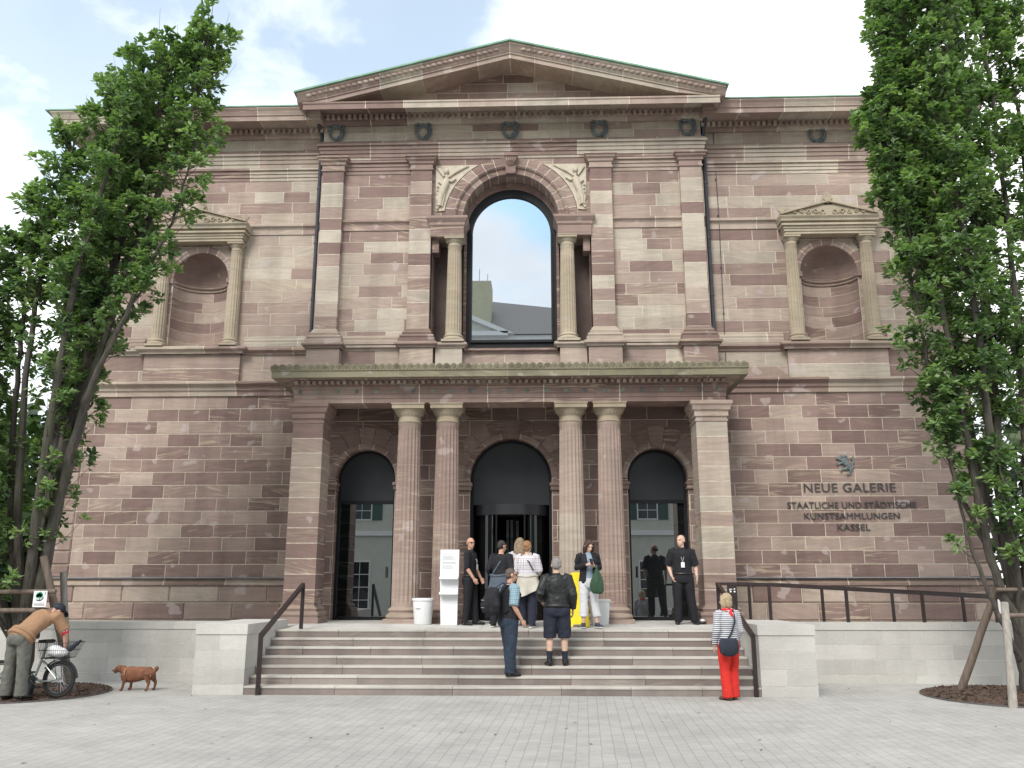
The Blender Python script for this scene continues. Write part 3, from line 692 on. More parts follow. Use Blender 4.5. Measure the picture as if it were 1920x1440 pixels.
# ---- niches
for sgn in (-1, 1):
    nc = sgn * NX; R = .70; zs_ = 9.36; ni = MB()
    cz = lin(7.53, 9.20, 6)
    for i in range(6):
        cuts_ = [0, RND.uniform(.35, .65), 1]
        for q in range(2):
            a = ni.stone(.05, .75)
            t0, t1 = pi * cuts_[q], pi * cuts_[q + 1]; h = .008
            ts = lin(t0 + h, t1 - h, 10)
            ni.grid([[(nc - R * cos(t), W + R * .86 * sin(t), z) for t in ts] for z in (cz[i] + .007, cz[i + 1] - .007)], a)
    ni.grid([[(nc - (R + .004) * cos(t), W + (R * .86 + .004) * sin(t), z) for t in lin(0, pi, 24)] for z in (7.5, 9.36)], (0, 0, 0, 0.))
    a = ni.stone(.1, .4)
    ni.grid([[(nc - R * cos(ph) * cos(t), W + R * .86 * cos(ph) * sin(t), zs_ + R * sin(ph)) for t in lin(0, pi, 20)] for ph in lin(0, pi / 2 - .01, 12)], a)
    ni.poly([(nc - R * cos(t), W + R * .86 * sin(t), 7.535) for t in lin(0, pi, 20)], ni.stone(.4, .8))
    for z, rr in ((9.20, .03), (9.30, .055), (9.36, .02)):
        ni.tube([(nc - (R - .01) * cos(t), W + (R * .86 - .01) * sin(t), z) for t in lin(0, pi, 22)], rr * .8, 8, ni.stone(.2, .4))
    ni.arch(nc, zs_, [(.88, W), (.88, W - .04), (.80, W - .055), (.78, W - .03), (.72, W - .035), (.70, W - .01), (.70, W + .03)], 0, pi, 9, (.2, .6))
    for d in (-1, 1):
        ni.box(min(nc + d * .68, nc + d * .90), max(nc + d * .68, nc + d * .90), W - .07, W + .05, 9.24, 9.36, ni.stone(.2, .5))
        for q in range(9):                              # carved foliage in the spandrels
            t = q / 8; cx, cz_ = nc + d * (.66 + .18 * t), 10.14 - .55 * t * t
            ni.tube([(cx, W - .02, cz_), (cx + d * .06, W - .05, cz_ + .03), (cx + d * .05, W - .03, cz_ + .09)], [.015, .035, .012], 6, ni.stone(.1, .3))
    part(ni, 'niche', M['stone'], sharp=60)
    en = MB()
    ep = [(nc - 1.07, W), (nc - 1.07, W - .27), (nc + 1.07, W - .27), (nc + 1.07, W)]
    en.sweep(fascias(10.27, 10.52, 0, 3), ep, None, (.3, .9))
    en.poly([(nc - 1.07, W, 10.271), (nc - 1.07, W - .27, 10.271), (nc + 1.07, W - .27, 10.271), (nc + 1.07, W, 10.271)], en.stone(.2, .4))
    en.sweep([(0, 10.52), (.05, 10.53), (.05, 10.56), (.13, 10.58), (.13, 10.66), (.16, 10.69), (.16, 10.71), (0, 10.712)], ep, None, (.3, .9))
    en.prism([(nc - 1.18, 10.712), (nc + 1.18, 10.712), (nc + 1.18, 10.74), (nc, 11.06), (nc - 1.18, 10.74)], W - .36, W, en.stone(.5, .9))
    en.prism([(nc - 1.2, 10.745), (nc, 11.07), (nc + 1.2, 10.745), (nc + 1.2, 10.775), (nc, 11.105), (nc - 1.2, 10.775)], W - .42, W, en.stone(.1, .4))
    for d in (-1, 1):                                   # scrolls
        for q in range(5):
            cx = nc + d * (.16 + .17 * q); rz = .085 - .011 * q
            en.tube([(cx + rz * (1 - .08 * s) * cos(s * .9) * d, W - .385, 10.80 + rz * (1 - .08 * s) * sin(s * .9) * (1 if q % 2 else -1) + .02) for s in range(9)], .014, 6, en.stone(.5, .9))
        cx = nc + d * 1.16                                # side antefix
        for q in range(5): en.tube([(cx, W - .38, 10.76), (cx + d * .02 + (q - 2) * .035, W - .39, 10.86), (cx + (q - 2) * .05, W - .38, 10.95 - abs(q - 2) * .03)], [.02, .03, .015], 6, en.stone(.3, .7))
    en.prism([(nc - .10, 11.0), (nc + .10, 11.0), (nc + .14, 11.12), (nc + .10, 11.27), (nc, 11.37), (nc - .10, 11.27), (nc - .14, 11.12)], W - .36, W - .28, en.stone(.4, .8))
    for q in range(7): en.tube([(nc, W - .37, 11.03), (nc + (q - 3) * .028, W - .385, 11.16), (nc + (q - 3) * .036, W - .375, 11.30 - abs(q - 3) ** 1.5 * .022)], [.012, .022, .012], 6, en.stone(.4, .9))
    part(en, 'niche_pediment', M['cream'], sharp=60)

# ---- portico
for sgn in (-1, 1):
    po = MB()
    xa, xb = (-4.75, -4.08) if sgn < 0 else (4.08, 4.75)
    zs = lin(1.36, 5.24, 12)
    po.pier(xa, xb, 18.40, 19.10, zs, (.15, .75) if sgn < 0 else (.3, .9))
    part(po, 'portico_pillar', M['stone'])
for sgn in (-1, 1):
    pm = MB()
    xa, xb = (-4.75, -4.08) if sgn < 0 else (4.08, 4.75)
    pth = [(xa, 19.10), (xa, 18.40), (xb, 18.40), (xb, 19.10)]
    pm.sweep([(0, 1.0), (.13, 1.0), (.13, 1.12), (.10, 1.13), (.12, 1.18), (.11, 1.23), (.05, 1.25), (.07, 1.30), (.03, 1.33), (.0, 1.37)], pth, None, (.1, .5))
    pm.sweep([(0, 5.24), (.02, 5.25), (.02, 5.29), (.0, 5.30), (.0, 5.34), (.03, 5.36), (.03, 5.46), (.07, 5.50), (.09, 5.58), (.12, 5.62), (.12, 5.695), (0, 5.70)], pth, None, (.15, .6))
    pm.box(xa + .004, xb - .004, 18.404, 19.10, 5.236, 5.698, pm.stone(.2, .5))
    part(pm, 'pillar_moulding', M['stone'])
en = MB()
ept = [(-4.75, W), (-4.75, 18.40), (4.75, 18.40), (4.75, W)]
en.sweep([(-.62, 5.702), (0, 5.702), (0, 5.80), (.015, 5.803), (.015, 5.90), (.03, 5.903), (.03, 6.01), (.06, 6.02), (.07, 6.05), (.05, 6.06), (.05, 6.10), (-.62, 6.10)], ept, (1.2, 1.9), (.15, .55))
en.sweep([(0, 6.10), (.12, 6.10), (.12, 6.17), (.16, 6.18), (.40, 6.21), (.40, 6.20)], ept, (1.2, 1.9), (.2, .6))
en.dentils([(-4.75, 18.40), (4.75, 18.40)], .11, .20, 6.095, 6.165, .07, .062)
en.dentils([(-4.75, W), (-4.75, 18.40)], .11, .20, 6.095, 6.165, .07, .062); en.dentils([(4.75, 18.40), (4.75, W)], .11, .20, 6.095, 6.165, .07, .062)
part(en, 'portico_architrave', M['stone'])
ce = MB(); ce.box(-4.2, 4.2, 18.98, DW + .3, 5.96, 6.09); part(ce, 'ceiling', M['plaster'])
en = MB()
en.sweep([(-.2, 6.20), (.40, 6.195), (.42, 6.19), (.42, 6.32), (.44, 6.335), (.44, 6.36), (-.2, 6.40)], ept, (1.5, 2.4), (.1, .9))
part(en, 'portico_cornice', M['moss'])
cr = MB()
stp = .155
def shell(p, d, nn):
    """one palmette of the cresting: scalloped leaf with ribs; p on the cornice edge, d along, nn outward"""
    at = cr.stone(0, 1)
    w_ = stp * .47
    prof = [(-w_ * .7, 0), (w_ * .7, 0), (w_, .055), (w_ * .8, .105), (0, .135), (-w_ * .8, .105), (-w_, .055)]
    k = len(prof); pts = [tuple(p + d * a + nn * .02 + Vector((0, 0, b))) for a, b in prof] + [tuple(p + d * a - nn * .03 + Vector((0, 0, b))) for a, b in prof]
    b_ = cr.addv(pts); cr.face(range(b_, b_ + k), at); cr.face(range(b_ + 2 * k - 1, b_ + k - 1, -1), at)
    for i in range(k): cr.face((b_ + i, b_ + k + i, b_ + k + (i + 1) % k, b_ + (i + 1) % k), at)
    for q in (-1, 0, 1): cr.tube([tuple(p + d * q * .012 + nn * .022 + Vector((0, 0, .015))), tuple(p + d * q * .036 + nn * .03 + Vector((0, 0, .10 - abs(q) * .02)))], [.010, .015], 5, at)
    cr.tube([tuple(p + d * stp * .5 + nn * .012), tuple(p + d * stp * .5 + nn * .02 + Vector((0, 0, .085)))], [.022, .012], 5, at)
pa = [(-5.17, 19.9), (-5.17, 17.98), (5.17, 17.98), (5.17, 19.9)]
for i in range(3):
    p, q = Vector(pa[i] + (6.36,)), Vector(pa[i + 1] + (6.36,)); d = (q - p).normalized(); nn = Vector((d.y, -d.x, 0)); n_ = int((q - p).length / stp)
    for k in range(n_): shell(p + d * ((q - p).length * (k + .5) / n_), d, nn)
cr.sweep([(-.15, 6.345), (.445, 6.345), (.43, 6.38), (-.15, 6.38)], ept, (1.5, 2.), (0, 1))
part(cr, 'cresting', M['moss'])
rr = MB(); rr.box(-5.1, 5.1, 18.0, DW - .002, 6.37, 6.395); part(rr, 'portico_roof', M['lead'])
for k in range(23):
    x = -4.62 + 9.24 * k / 22
    ro = MB(); ro.M = Matrix.Translation((x, 18.372, 5.955)) @ Matrix.Rotation(pi / 2, 4, 'X')
    ro.lathe((0, 0, 0), [(.045, -.01), (.045, .012), (.036, .018), (.03, .010), (.014, .010), (.010, .026), (.002, .03)], 14)
    part(ro, 'rosette', M['verdigris'] if k % 3 else M['bronze'])

# ---- wreaths
def wreath(x, y, z, s=1.):
    wm = MB(); R = .168 * s
    wm.tube([(x + R * cos(t), y - .035, z + R * 1.08 * sin(t)) for t in lin(0, 2 * pi, 28)], .032 * s, 8, cap=False)
    for k in range(34):
        t = 2 * pi * k / 34; tz = 1 if cos(t) > 0 else -1
        for o_ in (-1, 0, 1):
            rr = R + o_ * .035 * s
            p = Vector((x + rr * cos(t), y - .065 + abs(o_) * .015, z + rr * 1.08 * sin(t)))
            e = Vector((-sin(t) + o_ * .6 * cos(t), -.25, cos(t) + o_ * .6 * sin(t))) * .06 * s * tz
            wm.tube([p, p + e * .5 + Vector((0, -.006, 0)), p + e], [.006, .016 * s, .003], 5)
    for d in (-1, 1):
        wm.tube([(x + d * .05 * s, y - .05, z + .20 * s), (x + d * .14 * s, y - .07, z + .235 * s), (x + d * .20 * s, y - .05, z + .20 * s), (x + d * .165 * s, y - .06, z + .12 * s), (x + d * .22 * s, y - .05, z + .06 * s)], [.012, .03 * s, .026 * s, .028 * s, .01], 6)
        wm.tube([(x + d * .02, y - .05, z + .19 * s), (x + d * .10 * s, y - .08, z + .19 * s), (x + d * .15 * s, y - .06, z + .24 * s)], [.02, .03 * s, .012], 6)
    wm.ball((x, y - .06, z + .20 * s), .035 * s, 8, 6)
    part(wm, 'wreath', M['bronze'], sharp=0)
for x in PX[:2] + [-.02] + PX[2:]: wreath(x, C - .006, 13.20)
for x in (NX, -NX): wreath(x, W - .006, 13.10)

# ---- rain pipes
for sgn in (-1, 1):
    pp = MB(); x = sgn * 4.945; y = C + .13
    pp.tube([(x, y, 6.7), (x, y, 13.2), (x + sgn * .02, y - .08, 13.36), (x + sgn * .05, y - .25, 13.46)], .052, 10)
    for z in (7.2, 8.7, 10.2, 11.7, 13.0): pp.lathe((x, y, z), [(.052, 0), (.064, .005), (.064, .05), (.052, .055)], 10)
    part(pp, 'downpipe', M['pipe'])
lr = MB()
lr.tube([(5.25, W - .02, 13.3), (5.26, W - .03, 10.8), (5.22, W - .03, 6.7)], .009, 6); lr.tube([(4.93, W - .03, 6.3), (4.92, W - .03, 3.6), (4.95, W - .03, 1.0)], .009, 6)
for z in (11.9, 10.9, 9.5, 8.3, 5.2, 3.2, 2.0): lr.ball((5.24 if z > 6 else 4.925, W - .03, z), .022, 8, 6)
part(lr, 'lightning_rod_wire', M['pipe'])
# lead flashing on the plinth moulding
for xa, xb in ((-HX, -4.89), (4.89, HX)):
    fl = MB(); fl.box(xa, xb, W - .15, W - .004, 1.948, 1.962); fl.box(xa, xb, W - .155, W - .148, 1.936, 1.962)
    part(fl, 'flashing', M['lead'])

# ---- doors
def door(xc, hw, zs_, split, nm, main=False):
    f = MB(); Y = DW + .24
    def loop(hw, zs_, zb): return [(xc - hw, zb), (xc + hw, zb)] + [(xc + hw * cos(pi * k / 20), zs_ + hw * sin(pi * k / 20)) for k in range(21)]
    o_ = loop(hw, zs_, 1.0); i_ = loop(hw - .07, zs_, 1.08)
    k = len(o_); b = f.addv([(x, Y, z) for x, z in o_] + [(x, Y, z) for x, z in i_] + [(x, Y + .1, z) for x, z in i_])
    for i in range(k):
        j = (i + 1) % k; f.face((b + i, b + j, b + k + j, b + k + i)); f.face((b + k + i, b + k + j, b + 2 * k + j, b + 2 * k + i))
    if not main: f.box(xc - hw + .07, xc + hw - .07, Y + .005, Y + .1, split - .05, split + .03)
    d = part(f, 'door', M['frame'], nm)
    inv = (Matrix.Translation((0, 20, 0)) @ d.matrix_parent_inverse).inverted()
    p = MB()
    pl = [(xc - hw + .03, split), (xc + hw - .03, split)] + [(xc + (hw - .03) * cos(pi * k / 20), zs_ + (hw - .03) * sin(pi * k / 20)) for k in range(21)]
    p.prism(pl, Y + .02, Y + .05)
    s_ = sub(p, 'fanlight_panel', M['panel'], d); s_.matrix_parent_inverse = inv
    if not main:
        g_ = MB(); g_.poly([(xc - hw + .03, Y + .05, 1.04), (xc + hw - .03, Y + .05, 1.04), (xc + hw - .03, Y + .05, split), (xc - hw + .03, Y + .05, split)])
        s_ = sub(g_, 'pane', M['door_glass'], d); s_.matrix_parent_inverse = inv
        h_ = MB(); h_.tube([(xc + .52 * (1 if xc < 0 else -1), Y - .05, 1.95), (xc + .52 * (1 if xc < 0 else -1), Y - .05, 2.2)], .012, 8); h_.tube([(xc + .52 * (1 if xc < 0 else -1), Y - .05, 2.08), (xc + .52 * (1 if xc < 0 else -1), Y + .02, 2.08)], .01, 8)
        s_ = sub(h_, 'handle', M['frame'], d); s_.matrix_parent_inverse = inv
    return d, inv
sd1, _i = door(-3.42, .70, 4.22, 3.70, None); sd2, _i = door(3.42, .70, 4.22, 3.70, None)
md, inv = door(0, .96, 4.20, 3.62, 'revolving door under a dark arched panel', True)
dr = MB()                                               # drum of the revolving door
dr.lathe((0, DW + .62, 3.36), [(.90, 0), (.90, .24), (.0, .24)], 48, cap=False); dr.lathe((0, DW + .62, 3.36), [(.88, .0), (.02, .0)], 48, cap=False)
s_ = sub(dr, 'drum', M['panel'], md); s_.matrix_parent_inverse = inv
dw_ = MB()
for t in lin(-.62 * pi, -.38 * pi, 0 + 1): dw_.tube([(.88 * cos(t), DW + .62 + .88 * sin(t), 1.0), (.88 * cos(t), DW + .62 + .88 * sin(t), 3.36)], .02, 8)
for t in (.25, 1.3, 2.4, 3.4): dw_.box(.42 * t - .95, .42 * t - .91, DW + .50, DW + .54, 1.0, 3.36)
s_ = sub(dw_, 'post', M['frame'], md); s_.matrix_parent_inverse = inv
gw = MB(); gw.grid([[(.86 * cos(t), DW + .62 + .86 * sin(t), z) for t in lin(pi * 1.02, pi * 1.35, 8)] for z in (1.0, 3.36)]); gw.grid([[(.86 * cos(t), DW + .62 + .86 * sin(t), z) for t in lin(pi * 1.65, pi * 1.98, 8)] for z in (1.0, 3.36)])
gw.poly([(-.5, DW + .66, 1.0), (.02, DW + .58, 1.0), (.02, DW + .58, 3.3), (-.5, DW + .66, 3.3)]); gw.poly([(.02, DW + .58, 1.0), (.52, DW + .66, 1.0), (.52, DW + .66, 3.3), (.02, DW + .58, 3.3)])
s_ = sub(gw, 'pane', M['black_glass'], md); s_.matrix_parent_inverse = inv
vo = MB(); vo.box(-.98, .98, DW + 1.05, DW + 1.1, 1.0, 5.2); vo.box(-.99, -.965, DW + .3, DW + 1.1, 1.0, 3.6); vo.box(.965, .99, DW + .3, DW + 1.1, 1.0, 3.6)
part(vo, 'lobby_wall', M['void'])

# ---- lettering and lion
def lettering(txt, x0, x1, zb, cap, y):
    cu = bpy.data.curves.new('txt', 'FONT'); cu.body = txt; cu.size = 1.0; cu.extrude = .0; cu.align_x = 'LEFT'; cu.space_character = 1.06; cu.offset = .0
    o = bpy.data.objects.new('txt', cu); COL.objects.link(o); bpy.context.view_layer.update()
    dg = bpy.context.evaluated_depsgraph_get(); me = bpy.data.meshes.new_from_object(o.evaluated_get(dg))
    xs = [v.co.x for v in me.vertices]; hs = [v.co.y for v in me.vertices]
    base = 0.0; capz = .70
    sx = (x1 - x0) / (max(xs) - min(xs)); mx = min(xs); sz = cap / capz
    bm = bmesh.new(); bm.from_mesh(me)
    ret = bmesh.ops.extrude_face_region(bm, geom=bm.faces[:])
    up = [v for v in ret['geom'] if isinstance(v, bmesh.types.BMVert)]
    for v in up: v.co.z = .022
    for v in bm.verts: v.co = Vector((x0 + (v.co.x - mx) * sx, y - .012 - v.co.z, zb + v.co.y * sz))
    out = bpy.data.meshes.new('lettering'); bm.to_mesh(out); bm.free(); out.materials.append(M['letter'])
    bpy.data.objects.remove(o); bpy.data.curves.remove(cu); bpy.data.meshes.remove(me)
    r = bpy.data.objects.new('lettering', out); COL.objects.link(r); r.parent = BLD; r.matrix_parent_inverse = Matrix.Translation((0, -20, 0))
    r['label'] = 'dark metal letters reading ' + txt
for txt, a, b, zb, cap in (('NEUE GALERIE', 6.86, 8.98, 3.905, .205), ('STAATLICHE UND STÄDTISCHE', 6.45, 9.42, 3.525, .145), ('KUNSTSAMMLUNGEN', 6.82, 9.01, 3.275, .145), ('KASSEL', 7.56, 8.31, 3.015, .145)):
    lettering(txt, a, b, zb, cap, W)
li = MB(); X0, Z0, Y = 7.88, 4.34, W - .035
def lb(p, r): li.tube([(X0 + a * 1.15, Y, Z0 + b) for a, b in p], [(q * 1.3, q * .5 + .008) for q in r], 8, side=(1, 0, 0) if abs(p[0][1] - p[-1][1]) > abs(p[0][0] - p[-1][0]) else (0, 0, 1))
lb([(-.02, .37), (-.03, .30), (.0, .22), (.05, .16), (.07, .10)], [.035, .062, .055, .05, .04])      # trunk
lb([(-.03, .39), (-.075, .385), (-.115, .365)], [.042, .035, .016]); lb([(-.06, .36), (-.10, .34)], [.014, .010])   # head, jaw
lb([(-.03, .41), (-.02, .435)], [.014, .006])
for q in range(6): lb([(.0 + .01 * q, .40 - .035 * q), (.045 + .006 * q, .385 - .035 * q)], [.022, .006])             # mane
lb([(-.06, .31), (-.12, .325), (-.165, .35)], [.028, .022, .018]); lb([(-.05, .25), (-.11, .235), (-.16, .21)], [.028, .022, .02])
lb([(.06, .12), (.10, .07), (.065, .03), (.075, -.02), (.03, -.03)], [.042, .032, .022, .018, .012]); lb([(.02, .13), (-.035, .09), (-.075, .10), (-.10, .05)], [.036, .028, .02, .014])
lb([(.09, .10), (.145, .14), (.13, .22), (.16, .29), (.13, .35), (.165, .40)], [.016, .016, .015, .02, .024, .008]); lb([(.14, .31), (.10, .33)], [.016, .005])
for ex, ez in ((-.165, .35), (-.16, .21), (.03, -.03), (-.10, .05)):
    for q in (-1, 0, 1): lb([(ex, ez), (ex - .03, ez + q * .022)], [.012, .003])
part(li, 'lion_emblem', M['bronze'], sharp=0)
# ================================================================ stairs, flank walls, ramp
def blockcourses(mb, x0, x1, y0, y1, zs, lens, tone=(0, 1), j=.010, phase=None):
    """solid masonry: courses of blocks with fine joints"""
    mb.box(x0 + .004, x1 - .004, y0 + .004, y1 - .004, zs[0], zs[-1] - .004, (0, 0, 0, 0.))
    for i in range(len(zs) - 1):
        xs = [x0]; x = x0 + (phase[i % len(phase)] if phase else RND.uniform(.4, 1) * lens[1])
        while x < x1 - .12: xs.append(x); x += RND.uniform(*lens)
        xs.append(x1)
        for q in range(len(xs) - 1):
            mb.box(xs[q] + (j / 2 if q else 0), xs[q + 1] - (j / 2 if q < len(xs) - 2 else 0), y0, y1, zs[i] + (j / 2 if i else 0), zs[i + 1] - (j / 2 if i < len(zs) - 2 else 0), mb.stone(*tone))
ST = thing('staircase', (0, 16, 0), 'broad pale stone staircase of seven steps rising to the portico', 'stairs')
def spart(mb, nm, mat):
    o = mb.build(nm, mat); o.parent = ST; o.matrix_parent_inverse = Matrix.Translation((0, -16, 0)); return o
Y0, TR, RI = 14.85, .27, .138
SX0, SX1 = -4.275, 4.265
for k in range(7):
    s = MB(); y0 = Y0 + TR * k; z1 = RI * (k + 1)
    xs = [SX0]; x = SX0 + RND.uniform(.6, 1.6)
    while x < SX1 - .4: xs.append(x); x += RND.uniform(1.1, 2.0)
    xs.append(SX1)
    for q in range(len(xs) - 1):
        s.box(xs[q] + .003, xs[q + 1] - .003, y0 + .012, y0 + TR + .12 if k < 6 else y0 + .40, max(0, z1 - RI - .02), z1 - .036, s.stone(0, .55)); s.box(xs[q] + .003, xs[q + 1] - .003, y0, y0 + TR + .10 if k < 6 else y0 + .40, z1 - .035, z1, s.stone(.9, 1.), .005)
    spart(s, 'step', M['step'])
ld = MB()
ys = [Y0 + 6 * TR + .40, 17.4, 18.05, 18.7, 19.4, 20.30]
for i in range(len(ys) - 1):
    xs = lin(SX0, SX1, 9)
    zf = lambda y: min(1.0, .966 + .034 * (y - ys[0]) / (18.05 - ys[0]))
    for q in range(9):
        a, b = xs[q] + .004, xs[q + 1] - .004; at = ld.stone(.3, 1.)
        ld.poly([(a, ys[i] + .004, zf(ys[i])), (b, ys[i] + .004, zf(ys[i])), (b, ys[i + 1] - .004, zf(ys[i + 1])), (a, ys[i + 1] - .004, zf(ys[i + 1]))], at)
ld.box(SX0, SX1, ys[0], 20.3, .3, .955, (0, 0, 0, 0.)); ld.poly([(SX0, 18.05, .992), (SX1, 18.05, .992), (SX1, 20.3, .992), (SX0, 20.3, .992)], (0, 0, 0, 0.)); ld.poly([(SX0, ys[0], .958), (SX1, ys[0], .958), (SX1, 18.05, .991), (SX0, 18.05, .991)], (0, 0, 0, 0.))
for sgn in (-1, 1): ld.box(min(sgn * 4.28, sgn * 4.9), max(sgn * 4.28, sgn * 4.9), 17.0, 20.3, .4, .998, ld.stone(.4, .8))
spart(ld, 'landing', M['white_stone'])
for sgn in (-1, 1):
    pw = MB(); xa, xb = (-5.14, -4.28) if sgn < 0 else (4.27, 5.19)
    blockcourses(pw, xa, xb, 14.86, 17.15, [0, .16, .42, .70, .965], (.8, 1.3), (.1, 1.), phase=(2, .42, 2, .40))
    blockcourses(pw, xa - .012, xb + .012, 14.845, 17.2, [.965, 1.13], (.9, 1.2), (.5, 1.), phase=(2,))
    o = pw.build('pier_wall', M['white_stone'], label='pale stone block wall ending the %s side of the stairs%s' % (('left', ', behind the brown dog') if sgn < 0 else ('right', ', beside the woman in red trousers')), cat='wall', group='pale stone walls flanking the stairs')
    if sgn > 0:
        for dx in (.42, .50): 
            pass
    rw = MB(); xa, xb = (-15.5, -5.142) if sgn < 0 else (5.192, 15.5)
    blockcourses(rw, xa, xb, 16.9, 17.2, [0, .15, .42, .69, .955], (.62, .80), (.1, 1.), phase=(.3, .6, .25, .55))
    blockcourses(rw, xa, xb, 16.885, 17.22, [.955, 1.09], (.6, .9), (.3, .9))
    rw.build('ramp_wall', M['white_stone'], label='long low wall of pale stone blocks along the ramp, %s of the stairs' % ('left' if sgn < 0 else 'right'), cat='wall', group='low pale ramp walls')
rp = MB()
rp.box(-15.5, -4.9, 17.2, 20.3, 0, .985); 
b = rp.addv([(4.9, 17.2, .985), (15.5, 17.2, .55), (15.5, 20.3, .55), (4.9, 20.3, .985), (15.5, 17.2, 0), (15.5, 20.3, 0)])
rp.face((b, b + 1, b + 2, b + 3)); rp.face((b + 1, b + 4, b + 5, b + 2))
rp.build('ramp', M['paving'], kind='structure')

# ---- handrails of flat bar
def bar(mb, p, q, w=.055, t=.02):
    """flat bar from p to q: w across, in the plane of the rail"""
    p, q = Vector(p), Vector(q); mb.tube([p, q], [(t * .75, w * .72)] * 2, 4, side=(1, 0, 0), sm=False)
def sqtube(mb, p, q, r):
    p, q = Vector(p), Vector(q); d = (q - p).normalized()
    u = Vector((1, 0, 0)) if abs(d.x) < .7 else Vector((0, 1, 0))
    u = (u - d * u.dot(d)).normalized(); v = d.cross(u); R = r * 1.414
    rows = [[tuple(c + u * (R * cos(a)) + v * (R * sin(a))) for a in (pi / 4, 3 * pi / 4, 5 * pi / 4, 7 * pi / 4)] for c in (p, q)]
    mb.grid(rows, None, False, True); mb.poly(rows[0][::-1]); mb.poly(rows[1])
for sgn, lab in ((-1, 'dark handrail at the left end of the stairs'), (1, 'dark handrail behind the woman in red trousers at the right end of the stairs')):
    xa, xb = (-4.02, -3.88) if sgn < 0 else (4.17, 4.03)
    h = thing('stair_handrail', (xa, 14.82, 0), lab, 'handrail', 'stair handrails')
    inv = Matrix.Translation((-xa, -14.82, 0))
    def hp(mb, nm): o = mb.build(nm, M['rail']); o.parent = h; o.matrix_parent_inverse = inv; return o
    m_ = MB(); sqtube(m_, (xa, 14.82, 0), (xa, 14.80, .985), .032); [m_.ball((xa + .033, 14.79, z), .012, 6, 4) for z in (.07, .16)]; hp(m_, 'post')
    m_ = MB(); sqtube(m_, (xb, 16.75, .97), (xb, 16.75, 1.775), .03); hp(m_, 'post')
    m_ = MB(); sqtube(m_, (xa, 14.81, .95), (xb, 16.75, 1.79), .034)
    if sgn > 0: sqtube(m_, (xb - .03, 16.75, 1.80), (4.62, 16.95, 1.805), .026)
    hp(m_, 'rail')
# ---- ramp railings
def railing(y, xs, top, zb, label):
    h = thing('ramp_railing', (xs[0], y, zb), label, 'railing', 'dark railings along the ramp')
    inv = Matrix.Translation((-xs[0], -y, -zb))
    def tz(x): 
        for (xa, za), (xb, zb_) in zip(top, top[1:]):
            if xa <= x <= xb: return za + (zb_ - za) * (x - xa) / (xb - xa)
        return top[-1][1]
    for x in xs:
        m_ = MB(); sqtube(m_, (x, y, zb if callable(zb) is False else 0), (x, y, tz(x) - .01), .026)
        o = m_.build('post', M['rail']); o.parent = h; o.matrix_parent_inverse = inv
    m_ = MB()
    for (xa, za), (xb, zb_) in zip(top, top[1:]): sqtube(m_, (xa, y, za), (xb + .01, y, zb_), .022)
    o = m_.build('rail', M['rail']); o.parent = h; o.matrix_parent_inverse = inv
railing(17.0, [5.05, 6.50, 7.92, 9.28, 10.7, 12.1], [(4.60, 1.805), (5.3, 1.79), (13.5, 1.36)], 1.085, 'nearer dark railing standing on the pale ramp wall')
railing(18.75, [5.08, 6.6, 8.05, 9.5, 11.0], [(4.85, 1.80), (5.2, 1.79), (13.5, 1.33)], .6, 'farther dark railing of the ramp along the plinth')
sp_ = thing('entrance_pillar', (4.42, 17.35, 1.0), 'slim dark metal intercom pillar with small white signs beside the ramp', 'sign post')
m_ = MB(); m_.box(-.085, .085, -.06, .06, 0, .80, None, .006); m_.build('post', M['rail'], sp_)
m_ = MB()
for x, z, w_, h_ in ((-.035, .70, .028, .006), (-.05, .685, .02, .005), (.035, .705, .012, .012), (.035, .655, .016, .014), (-.04, .655, .016, .014)): m_.box(x - w_, x + w_, -.064, -.061, z - h_, z + h_)
M['white_mark'] = simple('white_marking', (.78, .78, .78), .6, .05)
m_.build('pictogram', M['white_mark'], sp_)

# ---- loose things on the landing
M['white_plastic'] = simple('white_plastic', (.74, .75, .76), .38, .04, 5, spec=.5)
M['grey_plastic'] = simple('pale_grey_plastic', (.62, .65, .68), .42, .05, 5, spec=.5)
bn = thing('round_bin', (-1.73, 18.02, .999), 'round white plastic tub at the foot of the left pair of columns', 'bin')
m_ = MB(); m_.lathe((0, 0, 0), [(.168, 0), (.175, .01), (.212, .46), (.222, .47), (.232, .475), (.232, .515), (.222, .52), (.208, .515), (.165, .02)], 40, cap=False); m_.poly([(.168 * cos(t), .168 * sin(t), .012) for t in lin(0, 2 * pi, 24)[:-1]]); m_.build('tub', M['white_plastic'], bn)
m_ = MB(); m_.tube([(-.13, -.162, .33), (-.10, -.20, .335), (-.06, -.218, .335), (-.03, -.20, .33)], .013, 8); m_.build('handle', M['white_plastic'], bn)
b2 = thing('square_bin', (1.87, 18.0, .999), 'pale grey square bin behind the woman holding a phone', 'bin')
m_ = MB()
def taper(mb, w0, d0, w1, d1, z0, z1, ch=0.03):
    rows = []
    for w_, d_, z in ((w0, d0, z0), (w1, d1, z1)):
        rows.append([(sx * (w_ - (ch if e else 0)), sy * (d_ - (0 if e else ch)), z) for sx, sy, e in ((-1, -1, 0), (-1, -1, 1), (1, -1, 1), (1, -1, 0), (1, 1, 0), (1, 1, 1), (-1, 1, 1), (-1, 1, 0))])
    mb.grid(rows, None, False, True); mb.poly(rows[0][::-1]); return rows
taper(m_, .165, .15, .20, .18, 0, .46); rr = taper(m_, .215, .195, .218, .198, .46, .50); m_.poly(rr[1]); m_.build('tub', M['grey_plastic'], b2)
m_ = MB(); m_.box(.195, .235, -.03, .03, .32, .36); m_.box(-.235, -.195, -.03, .03, .32, .36); m_.build('handle', M['grey_plastic'], b2)
ist = thing('info_stand', (-1.17, 17.80, .995), 'white leaflet stand with printed notice and two trays beside the bald guard', 'stand')
m_ = MB()
